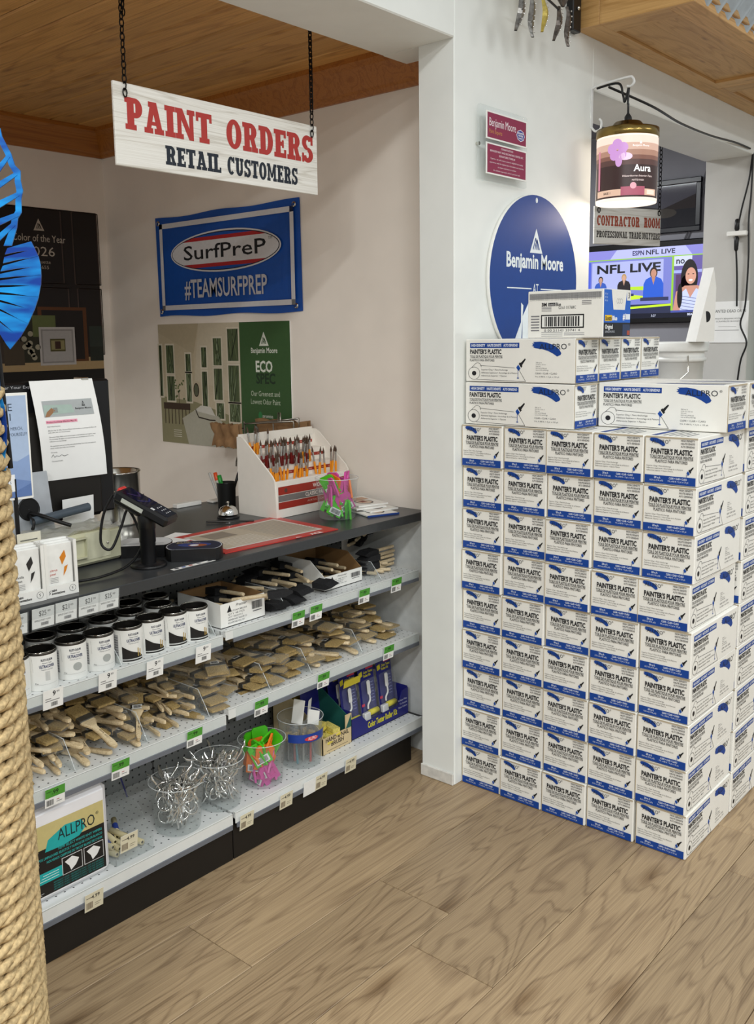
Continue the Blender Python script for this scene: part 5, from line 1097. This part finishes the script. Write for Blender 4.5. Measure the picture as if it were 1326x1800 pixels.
a = Art(); a.rect(-.014, -.009, .014, .009, 'dcdcd8', 0); a.bars(-.01, -.006, .01, .005, '55555a', 1); BARC = a.mesh('barcode_sticker')
def chip(size, loc, rot, label, sleeve=False, sticker=False):
    h, f, br, stp, sl = BMS[size]
    o = tag(put('chip_brush', h, None, loc, rot), label, 'brush', 'chip brushes on the middle shelf')
    put('ferrule', f, o); put('bristles', br, o); put('stamp', stp, o, mtx=FR((0, 0, .0102), (1, 0, 0), (0, 1, 0)))
    if sleeve: put('plastic_sleeve', sl, o)
    if sticker: put('barcode_sticker', BARC, o, mtx=FR((.125, 0, .0145), (0, 1, 0), (-1, 0, 0)))
    return o
bins = [(.99, 1.235, 1, 7, 'f', 'first'), (1.255, 1.465, 0, 7, 'f', 'second'), (1.485, 1.695, 3, 6, 'm', 'third'), (1.715, 1.94, 2, 6, 'b', 'fourth'), (1.965, 2.13, 0, 6, 'b', 'fifth'), (2.155, 2.39, 2, 6, 'm', 'sixth'), (2.42, 2.67, 2, 7, 's', 'last')]
LAYN = ['bottom', 'second', 'third', 'fourth', 'fifth', 'sixth', 'seventh']
for y0, y1, sz, nl, mode, nm in bins:
    z0 = (.474 if y0 < 1.74 else .487)-.003
    W_ = (.05, .036, .064, .028)[sz]; step = W_+.01
    for lay in range(nl):
        n = max(2, int((y1-y0-.01)/step)-(1 if lay > 2 else 0)-(1 if lay > 4 else 0)); rows = 2
        for rr in range(rows):
            for i in range(n):
                j = RND.uniform; y = y0+.03+(y1-y0-.06)*(i/(max(1, n-1)))+j(-.008, .008); fl = (mode == 'b') or (mode in 'ms' and (i+lay+rr) % 2)
                if mode == 'f' and (i+lay) % 4 == 3: fl = True
                z = z0+.004+.0158*lay+j(0, .006); yaw = j(-.4, .4)
                xfront = -2.122-.014*lay-(.14 if rr else 0)+j(-.016, .01)
                if mode == 's': yaw = j(-.06, .06); y = y0+.075+.075*i if i < 2 else y0+.19; xfront -= .02
                if xfront-.19 < -2.485: xfront = -2.292
                lbl = 'chip brush, %s, %s layer, %s row, %s brush bin' % ('bristles forward' if fl else 'handle forward', LAYN[lay], ('front', 'rear')[rr], nm)
                if fl: chip(sz, (xfront-.188, y, z), (j(-.06, .06), j(-.05, .05), yaw), lbl, i % 2 == 0 and rr == 0, (i+lay) % 3 == 0 and rr == 0)
                else: chip(sz, (xfront, y, z), (j(-.08, .08), j(-.02, .12), PI+yaw), lbl, False, False)
chip(0, (-2.112, 1.36, .5), (0, -.42, PI+.15), 'loose chip brush with pale bristles lying on top of the second bin', False, False)
chip(1, (-2.12, 1.44, .49), (0, -.35, PI-.6), 'narrow chip brush slanting against the second divider', False, True)
chip(2, (-2.33, 1.86, .6), (0, .15, -.5), 'sleeved wide chip brush with barcode resting on the fourth bin', True, True)
chip(2, (-2.36, 2.25, .6), (0, .1, .3), 'sleeved wide chip brush lying on the sixth bin', True, False)

# foam brushes on the upper shelf
FOAM = mat('black_foam', '1d1d1f', .9, var=.2, scale=200, bump=.5); DOW = wood('dowel_wood', 'c2a77c', 'e2cfac', (30, 30, 30), .6, 3, bump=.03)
fh = MB(); fh.M = Matrix.Rotation(PI/2, 4, 'Y'); fh.lathe([(.0055, 0), (.0065, .004), (.0065, .118)], DOW, 10, cap0=True); fh = fh.mesh('dowel')
ff = MB(); ff.add([(.112, -.025, -.011), (.112, .025, -.011), (.112, .025, .011), (.112, -.025, .011), (.165, -.025, -.011), (.165, .025, -.011), (.165, .025, .011), (.165, -.025, .011), (.19, -.025, -.001), (.19, .025, -.001), (.19, .025, .001), (.19, -.025, .001)],
       [(3, 2, 1, 0), (0, 1, 5, 4), (1, 2, 6, 5), (2, 3, 7, 6), (3, 0, 4, 7), (4, 5, 9, 8), (5, 6, 10, 9), (6, 7, 11, 10), (7, 4, 8, 11), (8, 9, 10, 11)], FOAM); ff = ff.mesh('foam_head')
def foam(loc, rot, label, grp):
    o = tag(put('foam_brush', fh, None, loc, rot), label, 'foam brush', grp); put('foam_head', ff, o)
def open_box(label, x0, x1, y0, y1, z, hf, hb, text, cardin='8f6d45'):
    t = thing('shelf_box', label, 'box', (x1, y0, z)); D = x1-x0; W_ = y1-y0; IN = mat('kraft_inside', cardin, .75)
    MB().box((-.003, 0, 0), (0, W_, hf), WHITEC).build('front_wall', t); MB().box((-D, 0, 0), (-D+.003, W_, hb), IN).build('back_wall', t)
    for y in (0, W_-.003):
        b = MB(); b.M = FR((0, y+.003, 0), (1, 0, 0), (0, 0, 1)); b.prism([(-.003, 0), (-D, 0), (-D, hb), (-D*.3, hb), (-.003, hf)], 0, .003, WHITEC if y == 0 else IN); b.build('side_wall', t)
    MB().box((-D, 0, 0), (0, W_, .002), IN).build('bottom', t)
    a = Art(); a.poly([(W_*.14, hf*.62), (W_*.2, hf*.9), (W_*.24, hf*.62)], '1c1c20'); a.text('Premier', W_*.34, hf*.78, hf*.12, '2a2a2e', 1, w=W_*.25, sh=.3)
    for i, t_ in enumerate(text): a.text(t_, W_*.16, hf*(.6-.12*i), hf*.07, '4a4a4e', 1, w=W_*(.42-.05*(i % 3)))
    a.bars(W_*.7, hf*.45, W_*.94, hf*.78, '2c2c30', 1); a.rect(W_*.72, hf*.34, W_*.92, hf*.38, '5a5a5e'); a.build('front_print', t, FR((.0003, 0, 0), (0, 1, 0), (0, 0, 1)))
open_box('white open box of foam brushes beside the paint cans', -2.345, -2.135, 1.762, 1.942, .729, .075, .08, ('2 IN FOAM BRUSH', 'QTY 48 PCS', 'LOT 20241011', 'PREMIER PAINT ROLLER CO', 'RICHMOND HILL NY'))
open_box('white open box of foam brushes near the alcove wall', -2.41, -2.178, 2.262, 2.458, .729, .05, .1, ('QTY 48 PCS', 'LOT 20241011', 'PREMIER PAINT ROLLER CO', 'RICHMOND HILL NY'))
j = RND.uniform
for i in range(7): foam((-2.16-.02*(i % 2), 1.785+.022*i, .765+.016*(i % 3)+.004), (j(-1, 1), .08, PI+j(-.25, .25)) if i % 2 else (j(-.4, .4), -.1, .9+j(-.3, .3)) if i == 2 else (0, .12, PI+j(-.2, .2)), '%s foam brush from the left inside the box beside the cans' % ORD[i].capitalize(), 'foam brushes in the left box')
for i in range(8): foam((-2.2-.03*(i % 2), 2.285+.02*i, .755+.018*(i % 3)), (j(-1, 1), .1, PI+j(-.35, .35)), '%s foam brush from the left inside the box near the wall' % ORD[i].capitalize(), 'foam brushes in the right box')
for i in range(13): foam((-2.13-.05*(i % 3) if i % 3 else -2.31, 1.985+.02*i, .742+.021*(i % 3)+(.02 if i > 6 else 0)), (j(-.3, .3), .03, PI+j(-.5, .5)) if i % 3 else (j(-.2, .2), 0, j(-.4, .3)), '%s foam brush from the left among those between the open boxes' % ORD[i].capitalize(), 'loose foam brushes')
for i in range(5): foam((-2.225+.004*(i % 2), 2.692, .741+.0165*i), (j(-.1, .1) if i % 2 else PI/2*0, 0, -PI/2+j(-.03, .03)), '%s foam brush up in the neat stack against the wall' % ORD[i].capitalize(), 'stacked foam brushes')
for i in range(6): foam((-2.17-.03*(i % 2), 2.53+.02*i, .741+.014*(i % 2)), (j(-.4, .4), 0, PI+j(.2, .7)), 'foam brush lying before the neat stack by the wall', 'foam brushes by the wall')
for i in range(4): foam((-2.3, 2.52+.045*i, .83+.012*i), (j(-.4, .4), .12, PI*.6+j(-.5, .5)), 'foam brush thrown on top of the stack by the wall', 'foam brushes by the wall')
for i in range(9): foam((-2.42, 1.8+.055*i, .76+.01*(i % 3)), (j(-.4, .4), .05, j(-1.2, 1.2)), 'foam brush lying far back on the upper shelf', 'foam brushes at the back')

# bag of rags with card
ZD = .1545
bg = thing('rag_bag', 'white rag pack with black and teal card on the base shelf', 'pack', (-2.112, 1.075, ZD))
MB().box((-.2, 0, 0), (-.002, .256, .262), mat('white_poly', 'eeedf0', .4, var=.03, scale=15, bump=.3), .018).build('white_bag', bg)
a = Art(); a.rect(.014, .012, .236, .14, '191614', 0); a.rect(.014, .14, .236, .205, 'c9ba7e', 0); a.poly([(.06, .13), (.07, .16), (.12, .182), (.17, .178), (.178, .15), (.16, .135), (.11, .128)], '1fa7a6', 1)
a.text('ALLPRO', .098, .148, .03, '14252a', 2, w=.11); a.text('®', .212, .172, .008, '14252a', 2)
for i, (t, w_) in enumerate((('NEW SELECT WHITE KNIT WIPERS', .13), ('TRAPOS LIMPIADORES SELECTOS Y NUEVOS DE COLOR BLANCO', .2), ('NOUVEAUX CHIFFONS DE TRICOT BLANC DE CHOIX', .165))): a.text(t, .228, .122-.012*i, .0065, '2fb0ac', 1, w=w_, al='R', bold=.01)
a.rect(.026, .046, .105, .076, '1fa7a6', 1)
for i in range(3): a.rect(.04+.005*i, .053+.007*i, .095, .0545+.007*i, 'e4f2f0', 2)
for x in (.105, .17): a.rect(x, .045, x+.06, .093, 'e0e0e0', 1); a.rect(x+.0015, .0465, x+.0585, .0915, '161413', 2); a.poly([(x+.008, .08), (x+.03, .088), (x+.05, .075), (x+.04, .06), (x+.025, .05), (x+.02, .065)], 'e9e8e6', 3)
for i in range(4): a.text('ABSORBENTE Y SUAVE + ABSORBANT ET DOUX + SOFT AND ABSORBENT', .228, .036-.0065*i, .004, '1f8a86', 1, w=.15, al='R')
a.poly([(.022, .03), (.028, .042), (.036, .03)], 'e4e4e2', 1); a.rect(.022, .02, .05, .0215, 'b4b4b2', 1); a.rect(.022, .016, .044, .0175, 'b4b4b2', 1)
a.build('card_print', bg, FR((-.0012, 0, .01), (0, 1, 0), (0, 0, 1)))
# acrylic bin of rolled stubs
ab = thing('acrylic_bin', 'clear angled bin of short cream rolls beside the rag pack', 'bin', (-2.118, 1.345, ZD))
b = MB(); W_ = .125
for y in (0, W_): b.M = FR((0, y+.001, 0), (1, 0, 0), (0, 0, 1)); b.prism([(0, 0), (-.22, 0), (-.22, .16), (-.06, .11), (0, .04)], 0, .002, ACRYL)
b.M = None; b.box((-.22, 0, 0), (0, W_, .002), ACRYL); b.box((-.002, 0, 0), (0, W_, .04), ACRYL); b.build('bin_walls', ab)
for i in range(9):
    t = thing('roll_stub', 'short cream paper roll in the clear angled bin', 'roll', (-2.15-.02*(i % 4), 1.37+.021*(i % 5), ZD+.014+.014*(i // 5)), (0, RND.uniform(-.2, .1), PI+RND.uniform(-.5, .5)), 'cream rolls in the bin')
    b = MB(); b.M = Matrix.Rotation(PI/2, 4, 'Y'); b.lathe([(.004, 0), (.0085, 0), (.0085, .09), (.004, .09)], mat('cream_roll', 'c9bd94', .6), 12); b.build('roll', t)
    if i % 2: b = MB(); b.M = Matrix.Rotation(PI/2, 4, 'Y'); b.lathe([(.0088, .03), (.0088, .06)], ink('2a3f8c'), 12); b.build('blue_band', t)
price_tag(1.385, .215, 'cream', 'Orange tinted price card clipped to the clear angled bin', -2.112, 7)
tag(MB().tube(smooth([(-2.44, 1.42, .41), (-2.4, 1.5, .36), (-2.38, 1.53, .3), (-2.36, 1.55, .2)]), .0025, ink('3a3a78'), 6).build('cord'), 'thin blue cord hanging behind the clear bin', 'cord')

# tubs of can openers
T1, T2, T3, T4 = (-2.162, 1.592, ZD), (-2.175, 1.764, ZD), (-2.18, 1.952, ZD), (-2.185, 2.135, ZD)
tub('clear tub of steel can openers, nearer the clear bin', T1, .084, .066, .15); tub('clear tub of steel can openers, nearer the coloured clips', T2, .082, .064, .155)
tub('clear tub of coloured plastic clips on the base shelf', T3, .08, .064, .15)
t4 = tub('clear tub of bagged brushes with blue band on base shelf', T4, .08, .068, .165)
om = MB(); om.tube([(.016*math.cos(2*PI*i/18), .016*math.sin(2*PI*i/18), 0) for i in range(18)], .0024, CHROME, 6, True); om.tube([(.016, 0, 0), (.04, .001, 0), (.062, 0, 0), (.07, 0, .004)], [.0026, .0026, .0036, .0016], CHROME, 6); om = om.mesh('can_opener')
a = Art(); a.rect(-.012, -.008, .012, .008, 'dedcda', 0); a.bars(-.009, -.005, .009, .004, '666666', 1); a.rect(-.012, .0, .012, .0005, 'dedcda', 0); OTAG = a.mesh('paper_tag')
for c, nm in ((T1, 'nearer the clear bin'), (T2, 'nearer the coloured clips')):
    for i in range(60):
        f = i/60
        for _ in range(200):      # keep ring and tip of every opener inside the tub wall
            an = j(0, 2*PI); r_ = j(.0, .05); z_ = .03+.1*f+j(0, .012)
            M_ = Matrix.Translation((r_*math.cos(an), r_*math.sin(an), z_)) @ Matrix.Rotation(j(0, 6.28), 4, 'Z') @ Matrix.Rotation(j(-1.45, 1.45), 4, 'Y') @ Matrix.Rotation(j(-1.5, 1.5), 4, 'X')
            if all(q.z > .006 and (q.z > .15 or math.hypot(q.x, q.y) < .056+.1*q.z) and q.z < .185 for q in (M_ @ Vector(v_) for v_ in ((.1, 0, 0), (-.024, 0, 0), (0, .024, 0), (0, -.024, 0)))): break
        e_ = M_.to_euler()
        o = tag(put('can_opener', om, None, Vector(c)+M_.translation, e_), 'steel can opener in the clear tub '+nm, 'can opener', 'openers in the tub '+nm)
        o.scale = (1.4, 1.4, 1.4)
        if i % 4 == 0: put('paper_tag', OTAG, o, mtx=FR((.04, 0, .004), (1, 0, 0), (0, 1, 0)))
fill_clips(T3, 0, 30, 'on the base shelf', lambda i, n: 'pink' if i < 11 else ('orange' if i % 3 == 0 else 'green' if i > 14 else 'orange'), .125)
MB().lathe([(.0775, .098), (.0788, .128)], ink('1c3f96', .3), 20, a0=-1.35, a1=.75).build('blue_band', t4)
a = Art((.079, -.25)); a.text('ALLPRO', 0, .107, .011, 'f2f2f2', 3, w=.032, al='C'); a.ell(-.002, .111, .026, .008, 'd23a3c', 2, 20); a.build('band_print', t4)
for i in range(12):
    an = 2*PI*i/12; r_ = .03 if i % 2 else .045
    t = thing('bagged_brush', 'small brush in clear bag standing in the blue banded tub', 'brush', (T4[0]+r_*math.cos(an), T4[1]+r_*math.sin(an), ZD+.012), (j(-.15, .15), j(-.15, .15), an), 'bagged brushes in the tub')
    MB().tube([(0, 0, 0), (0, 0, .07)], .004, mat(('red_wood', 'teal_wood', 'grey_wood')[i % 3], ('a8423e', '3f7a86', '8a8a86')[i % 3], .4), 8).build('handle', t); MB().box((-.012, -.003, .07), (.012, .003, .1), BRS).build('bristles', t); MB().box((-.02, -.005, 0), (.02, .005, .125), FILM, .003).build('clear_bag', t)
    if i in (1, 4, 7): MB().box((-.02, -.001, .12), (.02, .001, .165+.006*i), WHITEC, .001).build('hang_card', t)
# hand and nail brush box
nb = thing('nail_brush_box', 'cream and green open box lettered HAND AND NAIL BRUSH', 'box', (-2.152, 2.208, ZD))
CRM = mat('cream_card', 'd3bd92', .6); GRC = mat('green_card', '1f5a52', .5)
MB().box((-.003, 0, 0), (0, .152, .06), CRM).box((-.003, .12, .06), (0, .152, .11), CRM).build('front_wall', nb)
for y in (0, .149): b = MB(); b.M = FR((0, y+.003, 0), (1, 0, 0), (0, 0, 1)); b.prism([(0, 0), (-.25, 0), (-.25, .2), (-.2, .2), (0, .085)], 0, .003, CRM if y == 0 else GRC); b.build('side_wall', nb)
MB().box((-.25, 0, 0), (-.247, .152, .2), mat('yellow_card', 'b8a03c', .6)).build('back_wall', nb)
a = Art(); a.text('HAND & NAIL', .076, .042, .015, '332a22', 1, w=.12, al='C', bold=.02); a.text('BRUSH', .076, .022, .015, '332a22', 1, w=.065, al='C', bold=.02); a.rect(.02, .009, .13, .0105, '6a5a44'); a.poly([(.12, .06), (.149, .06), (.149, .108)], '1f5a52', 1); a.build('front_print', nb, FR((.0003, 0, 0), (0, 1, 0), (0, 0, 1)))
for i in range(5):
    t = thing('nail_brush', 'yellow nail brush inside the cream and green box', 'brush', (-2.19-.035*(i % 3), 2.245+.045*(i % 2), ZD+.03+.018*(i//2)), (0, 0, j(-.4, .4)), 'yellow nail brushes')
    MB().box((-.04, -.018, 0), (.04, .018, .012), mat('yellow_plastic', 'd6c24a', .4), .004).build('back', t); MB().box((-.036, -.015, .012), (.036, .015, .028), mat('yellow_bristle', 'd8c96a', .8, var=.3, scale=300, bump=.6)).build('bristles', t)
# colour tester roller kits
NV = '1d1f6e'; NVM = mat('navy_card', NV, .4, var=.02)
tb = thing('display_box', 'navy open display box lettered Color Tester Roller Kit', 'box', (-2.157, 2.364, ZD))
b = MB(); b.M = FR((0, 0, 0), (0, 1, 0), (0, 0, 1)); b.prism([(0, 0), (.328, 0), (.328, .105), (.29, .1), (.27, .05), (.085, .046), (.055, .078), (0, .078)], -.003, 0, NVM); b.build('front_wall', tb)
for y in (0, .325): MB().box((-.26, y, 0), (-.003, y+.003, .11), NVM).build('side_wall', tb)
MB().box((-.26, 0, 0), (-.257, .328, .11), NVM).build('back_wall', tb); MB().box((-.26, 0, 0), (0, .328, .002), NVM).build('bottom', tb)
a = Art(); a.text('Color Tester Roller Kit', .09, .018, .022, 'd8cf2a', 1, w=.17, bold=.03); 
for i, t_ in enumerate(('A New Way', 'To Sample', 'Paint Colors')): a.text(t_, .32, .062-.014*i, .007, 'd6d8ec', 1, al='R')
a.build('front_print', tb, FR((.0003, 0, 0), (0, 1, 0), (0, 0, 1)))
WPL = mat('white_plastic', 'e6e6e4', .35); YRL = mat('yellow_sponge', 'd8cc3c', .85, bump=.3)
kit_card = MB().box((-.002, 0, 0), (0, .088, .215), NVM, .001).mesh('roller_kit')
a = Art(); a.text('Color Tester', .03, .19, .009, 'e0d62e', 1, w=.052, bold=.03); a.text('Roller Kit', .03, .177, .009, 'e0d62e', 1, w=.04, bold=.03); a.poly([(.004, .198), (.022, .203), (.024, .184), (.006, .18)], 'e0d62e'); a.rect(.045, .205, .085, .214, 'c4344a'); a.rect(.006, .07, .022, .08, 'd0405a')
for i in range(7): a.rect(.062, .15-.012*i, .08, .152-.012*i, '8a90c4')
KP = a.mesh('card_print')
b = MB(); b.box((.004, .034, .11), (.014, .052, .165), WPL, .005); b.tube(smooth([(.01, .043, .112), (.01, .043, .09), (.01, .03, .075), (.01, .028, .06)]), .0035, WPL, 8); KHm = b.mesh('roller_handle')
b = MB(); b.M = FR((.014, .03, .045), (1, 0, 0), (0, 0, 1)) @ Matrix.Rotation(PI, 4, 'X'); b.lathe([(.002, 0), (.011, 0), (.011, .045), (.002, .045)], YRL, 14); KRm = b.mesh('roller_sleeve')
KTm = MB().box((.002, -.002, .02), (.02, .03, .05), WPL, .003).mesh('paint_tray')
KBm = MB().box((.0005, .003, .012), (.026, .085, .17), clear('blister', 'ffffff', .015, .08), .008).mesh('blister')
for r_ in range(3):
    for c_ in range(3):
        o = tag(put('roller_kit', kit_card, None, (-2.2-.06*r_, 2.372+.104*c_, ZD+.006), (0, -.12, 0)), ('navy roller kit card in the %s row of the display box, %s from the left' % (('front', 'second', 'rear')[r_], ORD[c_])), 'roller kit', 'color tester roller kits')
        put('card_print', KP, o, mtx=FR((.0003, 0, 0), (0, 1, 0), (0, 0, 1)))
        if r_ == 0: put('roller_handle', KHm, o); put('roller_sleeve', KRm, o); put('paint_tray', KTm, o); put('blister', KBm, o)
        else: put('roller_handle', KHm, o)
for k in range(2): tag(MB().box((-.002, 0, 0), (0, .09, .2), NVM, .001).build('roller_kit', None, (-2.3, 2.255-.09*k+.1, ZD+.006), (0, -.1, 0)), ('navy roller kit card standing behind the cream box, right one', 'navy roller kit card standing behind the cream box, left one')[k], 'roller kit', 'color tester roller kits')
tag(MB().box((0, 0, 0), (.001, .09, .03), ink('d8c83c'), .0004).build('plastic_flap', None, (-2.19, 2.36, ZD+.19), (0, .2, 0)), 'yellow clear flap above the navy roller kits', 'flap')

# ================================================================== ROPE POST AND BLUE METAL SCULPTURE
ROPE = mat('manila_rope', 'bfa77c', .85, var=.28, scale=120, bump=.8)
rp = thing('rope_post', 'post wrapped in thick manila rope in the left foreground', 'post', (-1.665, .72, 0))
MB().lathe([(.117, 0), (.117, 1.52), (.001, 1.525)], mat('post_core', '6a5a42', .9), 28).build('core', rp)
PT, RS = .0305, .0092; turns = 50; seg = 40; b = MB()
for s_ in range(3):
    pts = []
    for i in range(turns*seg+1):
        t = 2*PI*i/seg; ph = 7.0*t+s_*2*PI/3; rr = .127+RS*.78*math.cos(ph); z = .012+PT*t/(2*PI)+RS*.78*math.sin(ph)
        pts.append((rr*math.cos(t), rr*math.sin(t), z))
    if s_ == 0 and 0: pass
    b.tube(pts, RS, ROPE, 6)
b.build('rope', rp)['kind'] = 'stuff'
# sculpture cut from sheet metal, drawn in millimetres from its middle
BLM = None
m, n, l, bs = nt('anodised_blue'); tc = n.new('ShaderNodeTexCoord'); no = n.new('ShaderNodeTexNoise'); no.inputs['Scale'].default_value = 9; no.inputs['Detail'].default_value = 3
mp = n.new('ShaderNodeMapping'); mp.inputs['Scale'].default_value = (1, .35, 3); l.new(tc.outputs['Object'], mp.inputs[0]); l.new(mp.outputs[0], no.inputs['Vector'])
r = n.new('ShaderNodeValToRGB'); l.new(no.outputs['Fac'], r.inputs[0]); r.color_ramp.elements[0].color = (*srgb('0b3f9c'), 1); r.color_ramp.elements[0].position = .42; r.color_ramp.elements[1].color = (*srgb('1aa5f2'), 1); r.color_ramp.elements[1].position = .66
l.new(r.outputs[0], bs.inputs['Base Color']); bs.inputs['Metallic'].default_value = .35; bs.inputs['Roughness'].default_value = .3; BLM = m
sc = thing('metal_sculpture', 'blue cut metal fish sculpture with finned tail at the left edge', 'sculpture', (-1.536, .857, 1.698))
SM_ = FR((0, 0, 0), (.757, .653, 0), (0, 0, 1))
U = lambda x, y: ((x-40)*.000987, (500-y)*.000987)
def cut(name, px, th=.003, k=1):
    b = MB(); b.M = SM_ @ Matrix.Translation((0, 0, .0008*k)); b.prism([U(*p) for p in px], -th/2, th/2, BLM); return b.build(name, sc)
outer = [(x+9, y-6) for x, y in ((-34, 236), (0, 243), (11, 243), (13, 256), (27, 286), (32, 305), (41, 314), (40, 330), (43, 347), (39, 362), (38, 384), (31, 394), (28, 410), (17, 440))]
inner = [(x+9, y-6) for x, y in ((-34, 246), (0, 252), (3, 253), (5, 261), (17, 287), (22, 305), (31, 321), (30, 332), (32, 348), (29, 364), (28, 381), (21, 392), (17, 410), (3, 440))]
for i in range(len(outer)-1): cut('outline_band', [outer[i], outer[i+1], inner[i+1], inner[i]])
for k, (p, q, w0, w1) in enumerate((((24, 288), (-6, 325), 6, 12), ((35, 318), (-20, 350), 6, 13), ((36, 352), (-20, 378), 7, 14), ((33, 386), (-20, 404), 7, 13), ((25, 402), (-20, 440), 7, 12))):
    d = Vector((q[0]-p[0], q[1]-p[1])).normalized(); nx, ny = -d.y, d.x
    p = (p[0]+8, p[1]-5); cut('rib', [(p[0]-nx*w0/2, p[1]-ny*w0/2), (q[0]-nx*w1/2, q[1]-ny*w1/2), (q[0]+nx*w1/2, q[1]+ny*w1/2), (p[0]+nx*w0/2, p[1]+ny*w0/2)], .003, 2)
cut('spine', [(8, 310), (0, 310), (-6, 400), (-30, 500), (-12, 500), (4, 440)], .003, 1)
tailR = [(60, 427), (66, 440), (71, 452), (74, 468), (74, 484), (72, 502), (67, 522), (58, 545), (46, 568), (30, 592), (11, 613)]
root = [(18, 438), (12, 453), (8, 468), (2, 482), (-6, 494), (-12, 506), (-16, 516), (-20, 526), (-24, 536), (-28, 548), (-18, 572)]
for i in range(10):
    a0, a1, c0, c1 = root[i], root[i+1], tailR[i], tailR[i+1]
    mid = lambda p, q, f: (p[0]+(q[0]-p[0])*f, p[1]+(q[1]-p[1])*f)
    s1 = mid(a1, c1, .8); g = 4.5
    a1g = (a1[0]+1, a1[1]-g); m1 = mid(a1g, s1, .5)
    cut('tail_feather', [a0, mid(a0, c0, .35), mid(a0, c0, .7), c0, c1, s1, (m1[0], m1[1]-1), a1g], .003, i % 2)
arc_ = [(-12, 690), (-7, 715), (-5, 750), (-8, 785), (-14, 812)]
for i in range(4): cut('lower_fin', [arc_[i], arc_[i+1], (arc_[i+1][0]-9, arc_[i+1][1]), (arc_[i][0]-9, arc_[i][1])])
for y in (735, 765): cut('lower_rib', [(-8, y), (-8, y+7), (-20, y+10), (-20, y+2)], .003, 2)
cut('lower_spine', [(-20, 500), (-12, 500), (-12, 830), (-20, 830)], .003, 2)
b = MB(); b.M = SM_; b.tube([(*U(-16, 600), -.01), (*U(-16, 830), -.03)], .005, BLACK, 8); b.build('mounting_stem', sc)
